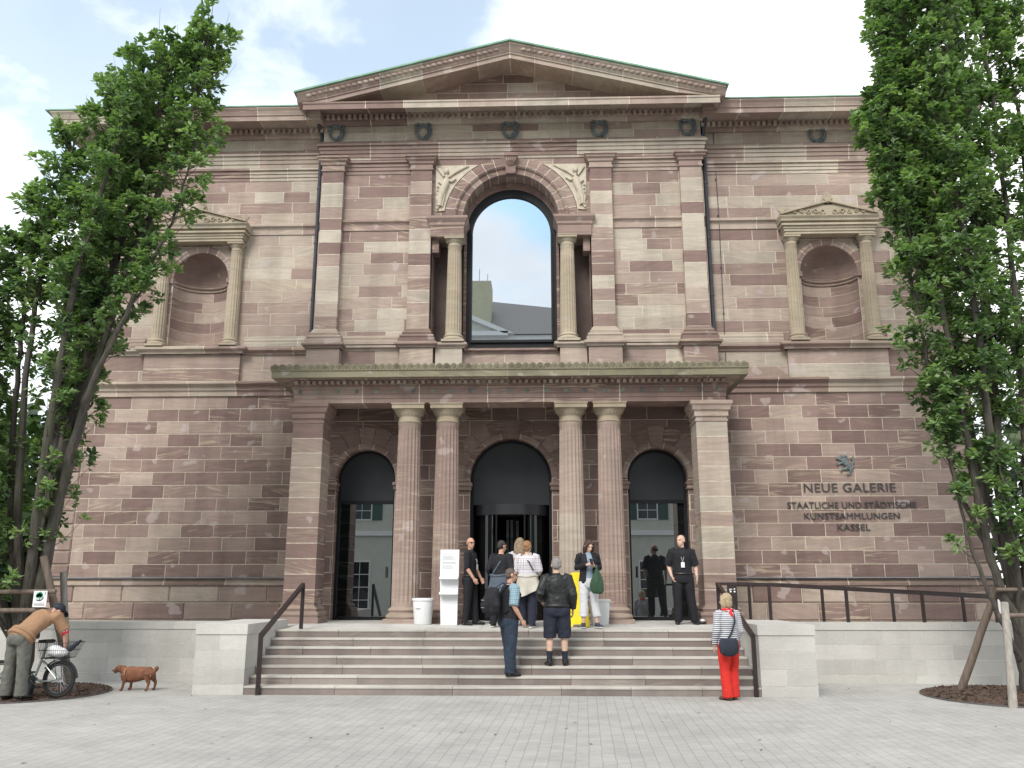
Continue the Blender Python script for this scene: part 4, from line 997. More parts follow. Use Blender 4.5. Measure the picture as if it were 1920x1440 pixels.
pr = [(-.165, 0), (.165, 0), (.175, .6), (.19, .95), (.195, 1.49), (-.195, 1.49), (-.195, .95), (-.185, .6)]
m_.prism(pr, -.05, .05); m_.build('panel', M['white_plastic'], ist)
for z in (.92, .62):
    m_ = MB(); m_.box(-.19, .19, -.20, -.052, z - .02, z); m_.box(-.19, .19, -.205, -.195, z - .02, z + .03); m_.box(-.19, -.175, -.195, -.052, z, z + .02); m_.box(.175, .19, -.195, -.052, z, z + .02)
    m_.build('tray', M['white_plastic'], ist)
M['print_grey'] = simple('grey_print', (.38, .38, .40), .7, .05)
m_ = MB(); r2 = random.Random(3)
for z, n_, big_ in [(1.40, 1, 1)] + [(1.355 - .017 * k, 1, 0) for k in range(5)] + [(1.235, 1, 1), (1.215, 1, 1)] + [(1.175 - .018 * k, 1, 0) for k in range(5)]:
    x = -.145; end = r2.uniform(.03, .14)
    while x < end: wd = r2.uniform(.01, .035); m_.box(x, min(x + wd, end + .01), -.0525, -.0505, z - (.005 if big_ else .003), z + (.005 if big_ else .003)); x += wd + .008
m_.build('printed_text', M['print_grey'], ist)
M['yellow'] = simple('yellow_plastic', (.80, .62, .015), .45, .05, 5)
ys_ = thing('caution_board', (1.42, 17.45, .985), 'bright yellow folding floor board half hidden behind the woman with the phone', 'sign')
for s_ in (-1, 1):
    m_ = MB(); m_.M = Matrix.Translation((0, s_ * .17, 0)) @ Matrix.Rotation(s_ * radians(9), 4, 'X')
    m_.prism([(-.20, .03), (-.19, 0), (-.13, 0), (-.11, .05), (.11, .05), (.13, 0), (.19, 0), (.20, .03), (.165, 1.0), (.12, 1.05), (-.12, 1.05), (-.165, 1.0)], -.012, .012); m_.build('panel', M['yellow'], ys_)
fl_ = thing('landing_object', (3.97, 18.22, .999), 'small dark object with white top on the landing by the right portico pillar', 'lamp')  # unidentified small object, dark below and white on top
m_ = MB(); m_.ball((0, 0, .035), (.09, .07, .035), 14, 8); m_.build('housing', M['rail'], fl_)
m_ = MB(); m_.ball((.0, -.02, .075), (.055, .045, .03), 12, 6); m_.build('cap', M['white_plastic'], fl_)
plq = MB(); plq.box(4.262, 4.268, 15.3, 15.42, .37, .47); plq.build('wall_light', M['grey_plastic'], label='small grey square light set in the pale wall right of the stairs', cat='light')

# ---- planting beds
def mulch():
    m, n, p = new_mat('bark_mulch'); ps = pos(n)
    vo = n.add('ShaderNodeTexVoronoi', {'Vector': n.add('ShaderNodeMapping', {0: ps, 2: (0, 0, .6), 3: (26, 40, 26)}).outputs[0], 'Scale': 1.0})
    setin(n, p, 'Base Color', n.mix(.8, n.ramp(vo.outputs['Color'], [(0, (.035, .022, .015)), (.6, (.095, .06, .04)), (.9, (.20, .145, .10))]), n.ramp(n.noise(ps, 14, 4), [(.3, (.03, .02, .014)), (.7, (.16, .10, .07))])))
    p.inputs['Roughness'].default_value = .95; bump(n, p, vo.outputs['Distance'], .8, .03); return m
M['mulch'] = mulch()
M['chip'] = simple('bark_chip', (.085, .052, .034), .9, .5, 30)
M['steel_edge'] = simple('steel_edging', (.10, .09, .09), .6, .3, 10)
BED = [(-8.1, 14.92, 1.42), (8.42, 14.95, 1.45)]
for i, (bx, by, br) in enumerate(BED):
    m_ = MB(); n_ = 40; rows = []
    for r in lin(0.02, br, 9): rows.append([(bx + r * cos(2 * pi * k / n_), by + r * sin(2 * pi * k / n_), .012 + .05 * (1 - (r / br) ** 4) + RND.uniform(-.012, .012) * (r < br * .98)) for k in range(n_)])
    m_.grid(rows, None, False, True); m_.build('mulch', M['mulch'], kind='structure')
    m_ = MB(); m_.lathe((bx, by, 0), [(br - .002, -.02), (br - .002, .024), (br + .012, .024), (br + .012, -.02)], 64, cap=False)
    m_.build('bed_edging', M['steel_edge'], label='dark steel ring edging the mulch bed of the %s tree' % ('left' if i == 0 else 'right'), cat='edging', group='tree bed edgings')
    m_ = MB()
    for k in range(1500):
        r = br * sqrt(RND.random()) * .985; t = RND.random() * 2 * pi; a = RND.random() * pi; L = RND.uniform(.012, .045)
        c = Vector((bx + r * cos(t), by + r * sin(t), .03 + .05 * (1 - (r / br) ** 4))); d = Vector((cos(a) * L, sin(a) * L, RND.uniform(-.012, .018))); e = Vector((-sin(a), cos(a), RND.uniform(-.4, .4))) * L * .35
        m_.poly([tuple(c - d - e), tuple(c + d - e), tuple(c + d + e), tuple(c - d + e)])
    m_.build('bark_chips', M['chip'], kind='stuff')
# ---- tree stakes
M['wood'] = simple('weathered_stake_wood', (.155, .118, .095), .85, .3, 4, bmp=.4, bscale=20, stretch=(6, 6, .6))
M['wood_pale'] = simple('pale_stake_wood', (.29, .265, .235), .85, .25, 4, bmp=.4, bscale=20, stretch=(6, 6, .6))
def frame(nm, label, base, poles, rungs):
    f = thing(nm, base, label, 'tree stakes', 'timber tree supports'); inv = Matrix.Translation(-Vector(base))
    for p, q, r, mt in poles:
        m_ = MB(); p, q = Vector(p), Vector(q); k = 7
        m_.tube([p + (q - p) * t / k + Vector((RND.uniform(-.006, .006), 0, 0)) for t in range(k + 1)], [r * (1.06 - .12 * t / k) for t in range(k + 1)], 12)
        o = m_.build('post', M[mt], label='pale bark-stripped post' if mt == 'wood_pale' else None); o.parent = f; o.matrix_parent_inverse = inv
    for p, q, r in rungs:
        m_ = MB(); m_.tube([p, q], r, 10); o = m_.build('rung', M['wood']); o.parent = f; o.matrix_parent_inverse = inv
frame('tree_stakes', 'leaning timber stakes and rungs round the left tree, behind the bicycle', (-8.0, 14.6, 0), [((-7.05, 14.75, -.1), (-7.68, 14.42, 2.25), .062, 'wood'), ((-7.72, 15.75, -.1), (-7.80, 15.3, 2.0), .06, 'wood_pale'), ((-9.1, 14.6, -.1), (-8.6, 14.5, 2.2), .06, 'wood')],
      [((-8.95, 14.35, 1.66), (-7.35, 14.33, 1.67), .038), ((-8.95, 14.36, 1.36), (-7.22, 14.36, 1.37), .04)])
frame('tree_stakes', 'leaning timber stakes crossing in front of the right tree', (8.3, 14.6, 0), [((7.72, 15.55, -.1), (8.42, 15.05, 1.88), .062, 'wood'), ((7.62, 13.60, -.1), (7.95, 14.1, 1.50), .060, 'wood_pale'), ((9.3, 15.2, -.1), (8.9, 15.0, 1.9), .06, 'wood')],
      [((7.95, 14.30, 1.30), (9.3, 14.6, 1.31), .036), ((8.15, 14.70, 1.70), (9.2, 14.7, 1.70), .034)])
# ---- notice on the left stakes
M['sign_white'] = simple('sign_white', (.78, .78, .8), .4, .03); M['sign_green'] = simple('sign_green', (.03, .30, .14), .5, .08); M['sign_dark'] = simple('sign_dark', (.03, .035, .05), .5, .08)
sg = thing('tree_notice', (-7.575, 14.28, 1.55), 'white notice with green tree emblem fixed to the stakes of the left tree', 'sign', rotz=0)
m_ = MB(); m_.box(-.112, .112, 0, .008, -.13, .13); m_.build('board', M['sign_white'], sg)
m_ = MB()
for x, z, r in ((-.03, .065, .038), (.0, .08, .036), (.02, .055, .032), (-.045, .045, .03), (.0, .045, .03)): m_.lathe((0, 0, 0), [(r, 0), (r, .003)], 16); m_.v[-32:] = [(x + a, -.002 - c, z + b_) for a, b_, c in m_.v[-32:]]
m_.prism([(-.012, -.01), (.004, -.01), (.0, .04), (-.01, .04)], -.006, -.002); m_.build('tree_emblem', M['sign_green'], sg)
m_ = MB(); pts = [(.075 * cos(t) - .012, .075 * sin(t) * .9 + .035) for t in lin(-2.3, -.1, 12)] + [(.062 * cos(t) - .012, .058 * sin(t) * .9 + .035) for t in lin(-.1, -2.3, 12)]
m_.prism(pts, -.005, -.002)
for k in range(3): m_.prism([(.075 + .012 * (k % 2), .07 + .017 * k), (.092, .075 + .017 * k), (.088, .083 + .017 * k), (.073, .079 + .017 * k)], -.005, -.002)
for z in (-.065, -.085, -.10): 
    x = -.09
    while x < .085: wd = r2.uniform(.008, .02); m_.box(x, x + wd, -.004, -.002, z - .003, z + .003); x += wd + .006
m_.build('emblem_lettering', M['sign_dark'], sg)
# ---- few bits of litter and leaves on the paving
M['litter'] = simple('dry_leaf', (.13, .09, .06), .9, .4, 9)
lf_ = MB(); r6 = random.Random(21)
for k in range(150):
    x, y = r6.uniform(-9, 10), r6.uniform(7.5, 14.7) if k < 110 else r6.uniform(15.2, 16.8)
    if k >= 110: x = math.copysign(r6.uniform(5.4, 9.5), x)
    a = r6.random() * pi; L = r6.uniform(.012, .04); d = Vector((cos(a) * L, sin(a) * L, r6.uniform(0, .006))); e = Vector((-sin(a), cos(a), 0)) * L * .45; c = Vector((x, y, .008))
    lf_.poly([tuple(c - d), tuple(c - e), tuple(c + d), tuple(c + e)])
lf_.build('fallen_leaves', M['litter'], kind='stuff')
M['stain'] = simple('old_stain', (.27, .235, .215), .9, .15, 9)
# ================================================================ trees
def leaf_mat(name, stops):
    m, n, p = new_mat(name); out = [x for x in n.n if x.type == 'OUTPUT_MATERIAL'][0]
    at = n.add('ShaderNodeAttribute', attribute_name='stone'); sp = n.add('ShaderNodeSeparateColor', {0: at.outputs['Color']})
    c = n.ramp(sp.outputs[0], stops)
    setin(n, p, 'Base Color', c); p.inputs['Roughness'].default_value = .42; p.inputs['Specular IOR Level'].default_value = .45
    tr = n.add('ShaderNodeBsdfTranslucent', {'Color': n.mix(1.0, c, (1.25, 1.5, .6), 'MULTIPLY')})
    mx = n.add('ShaderNodeMixShader', {0: .36, 1: p.outputs[0], 2: tr.outputs[0]}); n.l.new(mx.outputs[0], out.inputs[0]); return m
M['leaf'] = leaf_mat('oak_leaf', [(0, (.065, .118, .050)), (.4, (.140, .222, .088)), (.75, (.215, .31, .12)), (1, (.29, .385, .155))])
M['far_leaf'] = leaf_mat('far_foliage', [(0, (.022, .05, .018)), (.6, (.045, .085, .026)), (1, (.08, .13, .035))])
def bark():
    m, n, p = new_mat('oak_bark'); v = n.add('ShaderNodeMapping', {0: objc(n), 3: (9, 9, 1.6)}).outputs[0]
    f = n.noise(v, 2.2, 6, .65)
    c = n.ramp(f, [(.3, (.035, .030, .026)), (.6, (.085, .072, .062)), (.8, (.13, .112, .095))])
    mo = n.ramp(n.noise(objc(n), 1.3, 4), [(.48, 0.), (.66, .5)])
    setin(n, p, 'Base Color', n.mix(mo, c, (.07, .08, .04))); p.inputs['Roughness'].default_value = .92; bump(n, p, f, .8, .03); return m
M['bark'] = bark()
def curve(P, n):
    """Catmull-Rom through P, n samples per span"""
    P = [Vector(p) for p in P]; Q = [P[0] * 2 - P[1]] + P + [P[-1] * 2 - P[-2]]; out = []
    for i in range(1, len(Q) - 2):
        a, b, c, d = Q[i - 1:i + 3]
        for k in range(n):
            t = k / n; out.append(.5 * ((2 * b) + (c - a) * t + (2 * a - 5 * b + 4 * c - d) * t * t + (3 * b - a - 3 * c + d) * t ** 3))
    out.append(P[-1]); return out
class Leaves:
    """whorls of lobed leaves"""
    def __init__(s, rnd): s.mb = MB(); s.r = rnd
    def leaf(s, base, d, size, tone):
        r = s.r; d = d.normalized(); up = Vector((r.uniform(-.5, .5), r.uniform(-.5, .5), 1)); w_ = d.cross(up)
        if w_.length < 1e-3: w_ = d.orthogonal()
        w_.normalize(); nn = w_.cross(d); L = size; W_ = size * .30; a = (tone, 0, 0, 1)
        c1 = base + d * L * .5 + nn * (.06 * L); tip = base + d * L - nn * (.10 * L)
        f = -nn * (.07 * L)
        pts = [base, base + d * L * .34 + w_ * W_ * .55 + f, base + d * L * .66 + w_ * W_ + f * 1.4, tip, base + d * L * .66 - w_ * W_ + f * 1.4, base + d * L * .34 - w_ * W_ * .55 + f, c1]
        b = s.mb.addv([tuple(p) for p in pts])
        s.mb.face((b, b + 1, b + 2, b + 6), a); s.mb.face((b + 2, b + 3, b + 4, b + 6), a); s.mb.face((b, b + 6, b + 4, b + 5), a)
    def whorl(s, p, d, n, size, tone):
        r = s.r; d = d.normalized(); u = d.orthogonal().normalized(); v = d.cross(u)
        for k in range(n):
            t = 2 * pi * k / n + r.uniform(-.5, .5); el = r.uniform(.05, 1.0)
            dr = (u * cos(t) + v * sin(t)) * cos(el) + d * sin(el)
            s.leaf(p + d * r.uniform(-.09, .04), dr + Vector((0, 0, -.12)), size * r.uniform(.75, 1.2), min(1, max(0, tone + r.uniform(-.2, .2))))
def oak(label, base, stems, seed, twig_scale=1.0, dens=.62):
    r = random.Random(seed)
    t_ = thing('oak_tree', base, label, 'tree', 'columnar oaks on the forecourt'); inv = Matrix.Translation(-Vector(base))
    tr = MB(); lv = Leaves(r)
    for st in stems:
        P = curve(st['p'], 8); n = len(P); r0, r1 = st['r']
        P = [p + Vector((r.uniform(-.02, .02), r.uniform(-.02, .02), 0)) * min(1, i / 4) for i, p in enumerate(P)]
        rad = [r0 + (r1 - r0) * (i / (n - 1)) ** .8 for i in range(n)]
        tr.tube(P, rad, 9)
        seg = [(P[i + 1] - P[i]).length for i in range(n - 1)]; L = sum(seg)
        for k in range(int(L * st.get('dens', 9) * dens)):
            s_ = r.random() ** st.get('bias', .8); h0 = st.get('from', .2)
            s_ = h0 + (1 - h0) * s_
            q = s_ * L; i = 0
            while i < n - 2 and q > seg[i]: q -= seg[i]; i += 1
            p = P[i].lerp(P[i + 1], q / seg[i]); ax = (P[min(i + 2, n - 1)] - P[i]).normalized()
            az = r.uniform(0, 2 * pi); out = Vector((cos(az), sin(az), 0))
            rise = r.uniform(.3, 1.3); ln = r.uniform(.22, .78) * twig_scale * (1.1 - .18 * s_) * st.get('tw', 1.)
            d = (out * 1.0 + ax * rise).normalized()
            e = p + d * ln; m = p + d * ln * .5 + Vector((0, 0, -.03)); e2 = e + Vector((0, 0, .10 * ln / .5))
            tr.tube([p, m, e2], [.010 + .004 * r.random(), .007, .003], 4, cap=False)
            tone = r.choice([.12, .25, .35, .42, .5, .58, .7]) 
            if r.random() < .88:
                lv.whorl(e2, (e2 - m) , r.randint(8, 11), .150, tone + .1)
                for q_ in range(r.randint(2, 4)):
                    tt = r.uniform(.35, .95); c = m.lerp(e2, tt) if tt > .5 else p.lerp(e2, tt)
                    o2 = c + Vector((r.uniform(-1, 1), r.uniform(-1, 1), r.uniform(-.2, 1))).normalized() * r.uniform(.06, .20)
                    lv.whorl(o2, o2 - c + Vector((0, 0, .05)), r.randint(6, 9), .140, tone - .05)
            # bare twiglets inside
            elif r.random() < .7: tr.tube([e2, e2 + Vector((r.uniform(-.2, .2), r.uniform(-.2, .2), .35))], [.004, .002], 3, cap=False)
    o = tr.build('trunk', M['bark'], t_); o.matrix_parent_inverse = inv
    o = lv.mb.build('crown', M['leaf'], t_); o.matrix_parent_inverse = inv
    return t_
B = (-8.1, 14.92, 0)
def S(pts, r, **k): return dict(p=pts, r=r, **k)
oak('columnar oak with several leaning stems at the left edge, beside the bicycle', B, [
    S([(-8.15, 14.92, -.1), (-8.1, 14.92, 1.2), (-8.0, 14.9, 2.6), (-7.7, 14.9, 5.0), (-7.2, 14.9, 8.2), (-6.75, 14.85, 10.6), (-6.6, 14.8, 11.95)], (.20, .025), dens=28, **{'from': .16}, bias=.72),
    S([(-8.0, 14.9, .9), (-7.75, 14.75, 3.0), (-7.25, 14.7, 6.0), (-6.55, 14.7, 8.8), (-5.98, 14.7, 10.9), (-5.80, 14.7, 12.3)], (.13, .02), dens=22, **{'from': .40}, bias=.62),
    S([(-7.85, 14.8, 2.6), (-7.3, 14.5, 5.0), (-6.5, 14.3, 6.9), (-5.95, 14.3, 8.4), (-5.75, 14.4, 9.9)], (.07, .012), dens=8, **{'from': .42}, tw=.8),
    S([(-7.7, 14.9, 4.3), (-7.0, 14.6, 6.2), (-6.25, 14.4, 7.3)], (.05, .012), dens=6, **{'from': .5}, tw=.6),
    S([(-8.1, 14.9, 1.4), (-8.0, 15.0, 4.5), (-7.75, 15.1, 8.0), (-7.35, 15.1, 10.4), (-7.25, 15.1, 11.9)], (.12, .02), dens=25, **{'from': .26}, bias=.7),
    S([(-8.15, 14.95, 1.2), (-8.2, 15.1, 4.5), (-8.05, 15.2, 8.0), (-7.85, 15.2, 10.2), (-7.8, 15.2, 11.1)], (.11, .02), dens=25, **{'from': .3}, bias=.75),
    S([(-8.1, 14.8, 1.2), (-7.85, 14.4, 4.0), (-7.6, 14.2, 7.0), (-7.2, 14.2, 9.4), (-6.9, 14.2, 10.9)], (.10, .02), dens=20, **{'from': .3}, bias=.7),
    S([(-8.2, 14.9, 1.0), (-8.5, 14.8, 3.5), (-8.65, 14.8, 6.5), (-8.5, 14.8, 8.8), (-8.3, 14.8, 10.2)], (.09, .016), dens=13, **{'from': .52}, bias=.6),
    S([(-8.25, 14.9, 1.0), (-8.75, 15.0, 3.4), (-8.95, 15.0, 6.0), (-8.95, 15.0, 7.7), (-8.85, 15.0, 8.9)], (.08, .015), dens=14, **{'from': .55}, bias=.6),
    S([(-8.3, 14.9, .8), (-9.1, 14.9, 3.0), (-9.5, 14.9, 5.5), (-9.60, 14.9, 6.9), (-9.55, 14.9, 7.7)], (.06, .015), dens=40, **{'from': .30}, bias=.8),
    S([(-8.3, 14.9, .7), (-9.2, 15.3, 2.6), (-9.8, 15.4, 4.8), (-10.2, 15.4, 7.0)], (.05, .015), dens=38, **{'from': .2}),
    S([(-8.3, 14.9, .8), (-8.9, 14.3, 2.2), (-9.2, 14.2, 3.8), (-9.35, 14.1, 5.4)], (.05, .012), dens=42, **{'from': .12}, bias=1.),
], 5)
B = (8.62, 14.95, 0)
oak('columnar oak with dense tall crown at the right edge, over the crossed stakes', B, [
    S([(8.65, 14.95, -.1), (8.6, 14.95, 1.3), (8.62, 14.95, 4.0), (8.75, 14.95, 8.0), (8.75, 14.95, 12.0), (8.65, 14.95, 15.2)], (.17, .025), dens=27, **{'from': .24}, bias=.9),
    S([(8.58, 14.9, 1.0), (8.2, 14.75, 2.0), (7.95, 14.6, 3.8), (7.75, 14.5, 6.5), (7.55, 14.5, 9.5), (7.65, 14.6, 12.2), (7.8, 14.6, 14.0)], (.085, .02), dens=26, **{'from': .24}, bias=.85),
    S([(8.5, 14.9, .6), (8.02, 14.6, 1.5), (7.72, 14.55, 2.6), (7.60, 14.55, 3.9), (7.62, 14.5, 4.9)], (.055, .010), dens=8, **{'from': .35}, tw=.55),
    S([(8.2, 14.75, 2.2), (7.75, 14.7, 3.3), (7.55, 14.6, 4.4), (7.35, 14.5, 6.0), (7.15, 14.4, 8.0), (7.08, 14.4, 9.6)], (.05, .015), dens=20, **{'from': .2}, tw=.85),
    S([(7.75, 14.5, 6.2), (7.25, 14.4, 8.0), (7.0, 14.4, 9.6), (7.05, 14.4, 10.9)], (.045, .012), dens=24, **{'from': .1}, tw=.75),
    S([(7.6, 14.5, 9.3), (7.3, 14.5, 10.8), (7.25, 14.5, 12.2)], (.035, .01), dens=15, **{'from': .5}, tw=.6),
    S([(8.6, 14.9, 1.6), (8.35, 14.6, 3.5), (8.2, 14.3, 6.5), (8.05, 14.2, 9.5), (8.1, 14.2, 12.5), (8.2, 14.2, 14.6)], (.085, .02), dens=28, **{'from': .26}),
    S([(8.6, 15., 1.5), (8.4, 15.3, 4.0), (8.2, 15.5, 7.5), (8.1, 15.5, 11.0), (8.2, 15.5, 14.0)], (.085, .02), dens=26, **{'from': .28}),
    S([(8.7, 14.95, 1.2), (9.0, 14.9, 3.5), (9.25, 14.9, 7.0), (9.35, 14.9, 10.5), (9.25, 14.9, 14.2)], (.09, .02), dens=15, **{'from': .2}, bias=.75),
    S([(8.7, 14.95, 1.2), (9.2, 15.1, 3.2), (9.6, 15.1, 6.5), (9.9, 15.1, 9.5), (9.9, 15.1, 12.6)], (.08, .02), dens=14, **{'from': .35}, bias=.6),
    S([(8.55, 14.9, 1.2), (8.45, 14.5, 2.2), (8.35, 14.4, 3.4), (8.3, 14.4, 4.2)], (.04, .01), dens=12, **{'from': .3}, tw=.5),
], 9, dens=.72)
# ---- far trees that close the street beside the building
def far_tree(x, y, h, rw, seed, label):
    r = random.Random(seed); t_ = thing('far_tree', (x, y, 0), label, 'tree', 'trees far behind the building')
    tr = MB(); tr.tube([(0, 0, -.2), (.1, 0, h * .35), (0, 0, h * .8)], [.22, .16, .04], 8); tr.build('trunk', M['bark'], t_)
    lv = MB()
    for k in range(2600):
        d = Vector((r.gauss(0, 1), r.gauss(0, 1), r.gauss(0, 1))).normalized() * r.random() ** .4
        c = Vector((d.x * rw, d.y * rw, h * .55 + d.z * h * .45)) * 1.0
        c += Vector((mnoise.noise(c * .5 + Vector((seed, 0, 0))), mnoise.noise(c * .5 + Vector((0, seed, 0))), mnoise.noise(c * .5))) * 1.2
        if c.z < .3: continue
        s_ = r.uniform(.14, .34); u = Vector((r.uniform(-1, 1), r.uniform(-1, 1), r.uniform(-1, 1))).normalized(); v = u.orthogonal().normalized() * s_ * .6; u *= s_
        lv.poly([tuple(c - u), tuple(c + v), tuple(c + u), tuple(c - v)], (min(1, max(0, r.gauss(.45, .25))), 0, 0, 1))
    lv.build('crown', M['far_leaf'], t_)
far_tree(-17.5, 27, 8.0, 2.8, 1, 'dark green tree behind the left corner of the building')
far_tree(-22.5, 31, 9.0, 3.2, 2, 'bushy tree beyond the left edge, farther from the building')
far_tree(-14.6, 24.5, 4.2, 1.6, 3, 'low green bush at the far left end of the ramp wall')
far_tree(16.5, 27, 9.0, 3.0, 4, 'dark green tree behind the right corner of the building')
far_tree(21.5, 30, 10.0, 3.4, 5, 'bushy tree beyond the right edge, farther from the building')

# ================================================================ house across the square (seen in the panes)
M['stucco'] = simple('pale_stucco', (.52, .52, .46), .85, .06, 2)
M['stucco_y'] = simple('yellowish_chimney_plaster', (.46, .44, .30), .85, .08, 2)
M['tile'] = simple('grey_brown_roof_tiles', (.22, .20, .185), .8, .2, 12)
M['shutter'] = simple('green_shutter', (.03, .075, .06), .5, .1, 5)
M['white_paint'] = simple('white_window_paint', (.7, .7, .68), .5, .04)
OY = -16.0
op = thing('opposite_house', (0, OY, 0), 'pale house with hipped tiled roof and pediment, seen mirrored in the window panes', 'building')
oinv = Matrix.Translation((0, -OY, 0))
def opart(mb, nm, mat, par=None):
    o = mb.build(nm, mat, par or op)
    o.matrix_parent_inverse = oinv if par is None else (Matrix.Translation((0, OY, 0)) @ oinv).inverted() if False else oinv if par is None else Matrix.Identity(4)
    return o
hz = MB(); hz.box(-24, 17, OY - 14, OY, 0, 18.2); opart(hz, 'wall', M['stucco'])
hz = MB(); hz.box(-24.4, 17.4, OY - 14.4, OY + .5, 18.2, 18.6); hz.box(-24.1, 17.1, OY - .1, OY + .2, 5.0, 5.3); hz.box(-24.1, 17.1, OY - .1, OY + .15, 10.2, 10.4); opart(hz, 'cornice', M['white_paint'])
hz = MB(); xl, xr = -24.6, 17.6
b = hz.addv([(xl, OY + .7, 18.6), (xr, OY + .7, 18.6), (xr, OY - 14.6, 18.6), (xl, OY - 14.6, 18.6), (-16, OY - 7, 24.4), (-10, OY - 7, 24.4)])
for f in ((0, 1, 5, 4), (1, 2, 5), (2, 3, 4, 5), (3, 0, 4)): hz.face([b + i for i in f])
opart(hz, 'roof', M['tile'])
hz = MB(); hz.box(-8.0, -2.7, OY - 3.2, OY - 1.2, 18, 23.2); opart(hz, 'chimney', M['stucco_y'])
hz = MB(); hz.tube([(-3.6, OY - 2, 23.2), (-3.6, OY - 2, 24.4)], .02, 5); hz.tube([(-3.0, OY - 2, 23.2), (-3.0, OY - 2, 24.0)], .02, 5); opart(hz, 'antenna', M['pipe'])
hz = MB(); hz.prism([(-14.4, 18.6), (-1.6, 18.6), (-8, 21.4)], OY - 2, OY + .75); opart(hz, 'pediment', M['stucco'])
hz = MB(); hz.prism([(-15, 18.6), (-14.3, 18.6), (-8, 21.35), (-1.7, 18.6), (-1.0, 18.6), (-8, 21.75)], OY - 2, OY + 1.0); hz.box(-14.6, -1.4, OY + .4, OY + 1.0, 18.45, 18.75); opart(hz, 'pediment_cornice', M['white_paint'])
for fl, (z0, z1) in enumerate(((1.0, 3.4), (6.0, 8.4), (11.0, 13.4))):
    for k in range(11):
        x = -22.3 + 3.75 * k
        if fl == 0 and k in (3,): z0_, z1_ = .05, 3.4
        else: z0_, z1_ = z0, z1
        wn = MB(); wn.box(x - .68, x + .68, OY - .05, OY + .06, z0_, z1_); 
        o = opart(wn, 'window', M['white_paint'])
        pn = MB()
        for i in range(2):
            for j in range(4): pn.box(x - .60 + .62 * i, x - .02 + .62 * i, OY - .02, OY + .07, z0_ + .08 + (z1_ - z0_ - .12) * j / 4, z0_ + .03 + (z1_ - z0_ - .12) * (j + 1) / 4)
        q = opart(pn, 'pane', M['black_glass'], o)
        if fl:
            for d in (-1, 1):
                sh = MB(); sh.box(min(x + d * .7, x + d * 1.35), max(x + d * .7, x + d * 1.35), OY + .005, OY + .06, z0_, z1_); opart(sh, 'shutter', M['shutter'])
# ================================================================ people, dog, bicycle
def fuse(mb, name, mat, parent, voxel=.011, smooth=4, folds=0., fscale=7., seed=0, label=None, sharp=0):
    """melt overlapping limbs into one continuous surface"""
    me = bpy.data.meshes.new('tmp'); me.from_pydata(mb.v, [], mb.f); me.update()
    bm = bmesh.new(); bm.from_mesh(me); bmesh.ops.remove_doubles(bm, verts=bm.verts, dist=1e-5); bmesh.ops.recalc_face_normals(bm, faces=bm.faces); bm.to_mesh(me); bm.free()
    t = bpy.data.objects.new('tmp', me); COL.objects.link(t)
    m = t.modifiers.new('r', 'REMESH'); m.mode = 'VOXEL'; m.voxel_size = voxel; m.use_smooth_shade = True
    if smooth: s_ = t.modifiers.new('s', 'SMOOTH'); s_.iterations = smooth; s_.factor = .5
    bpy.context.view_layer.update()
    dg = bpy.context.evaluated_depsgraph_get()
    out = bpy.data.meshes.new_from_object(t.evaluated_get(dg)); out.name = name
    bpy.data.objects.remove(t); bpy.data.meshes.remove(me)
    if folds:
        off = Vector((seed * 3.1, seed * 1.7, 0))
        nrm = [v.normal.copy() for v in out.vertices]
        for v, n_ in zip(out.vertices, nrm):
            p = v.co
            q = mnoise.noise(Vector((p.x * fscale, p.y * fscale, p.z * fscale * .55)) + off) + .5 * mnoise.noise(p * fscale * 2.1 + off)
            v.co = p + n_ * (q * folds)
    out.polygons.foreach_set('use_smooth', [True] * len(out.polygons)); out.materials.clear(); out.materials.append(mat)
    o = bpy.data.objects.new(name, out); COL.objects.link(o); o.parent = parent
    if label: o['label'] = label
    return o
M['skin'] = simple('skin', (.50, .29, .21), .55, .10, 14, spec=.35)
M['skin_pale'] = simple('fair_skin', (.58, .38, .29), .55, .08, 14, spec=.35)
M['black_cloth'] = simple('black_cloth', (.012, .012, .016), .85, .25, 14, bmp=.3, bscale=50)
M['black_cloth2'] = simple('black_trouser_cloth', (.009, .009, .013), .8, .25, 12, bmp=.3, bscale=40)
M['navy_cloth'] = simple('navy_cloth', (.016, .019, .034), .85, .25, 12, bmp=.3, bscale=40)
M['denim'] = simple('blue_denim', (.022, .034, .056), .85, .35, 7, bmp=.4, bscale=70)
M['leather'] = simple('black_leather', (.013, .014, .015), .48, .15, 11, bmp=.5, bscale=26, spec=.4)
M['shoe'] = simple('black_shoe', (.012, .011, .012), .45, .2, 9)
M['shoe_brown'] = simple('brown_shoe', (.085, .05, .035), .6, .2, 9)
M['sneaker'] = simple('dark_trainer', (.035, .037, .055), .6, .3, 12)
M['sole'] = simple('pale_sole', (.55, .55, .52), .6, .1, 9)
M['red_cloth'] = simple('bright_red_cloth', (.56, .024, .016), .8, .10, 8, bmp=.25, bscale=40)
M['white_cloth'] = simple('white_cotton', (.58, .58, .61), .85, .07, 7, bmp=.3, bscale=30)
M['grey_trouser'] = simple('grey_green_trouser_cloth', (.115, .115, .10), .85, .2, 7, bmp=.3, bscale=30)
M['tan_cloth'] = simple('tan_shirt_cloth', (.30, .175, .10), .85, .12, 7)
M['beige_cloth'] = simple('beige_jacket_cloth', (.46, .43, .37), .85, .12, 7, bmp=.4, bscale=18)
M['slate_cloth'] = simple('slate_jacket_cloth', (.075, .095, .125), .8, .2, 7, bmp=.4, bscale=18)
M['greyblue_cloth'] = simple('grey_blue_shirt', (.24, .30, .38), .85, .12, 7, bmp=.3, bscale=20)
M['green_net'] = simple('dark_green_bag_cloth', (.028, .065, .035), .8, .4, 40, bmp=.6, bscale=60)
M['bag_navy'] = simple('navy_bag_cloth', (.018, .022, .036), .7, .25, 9)
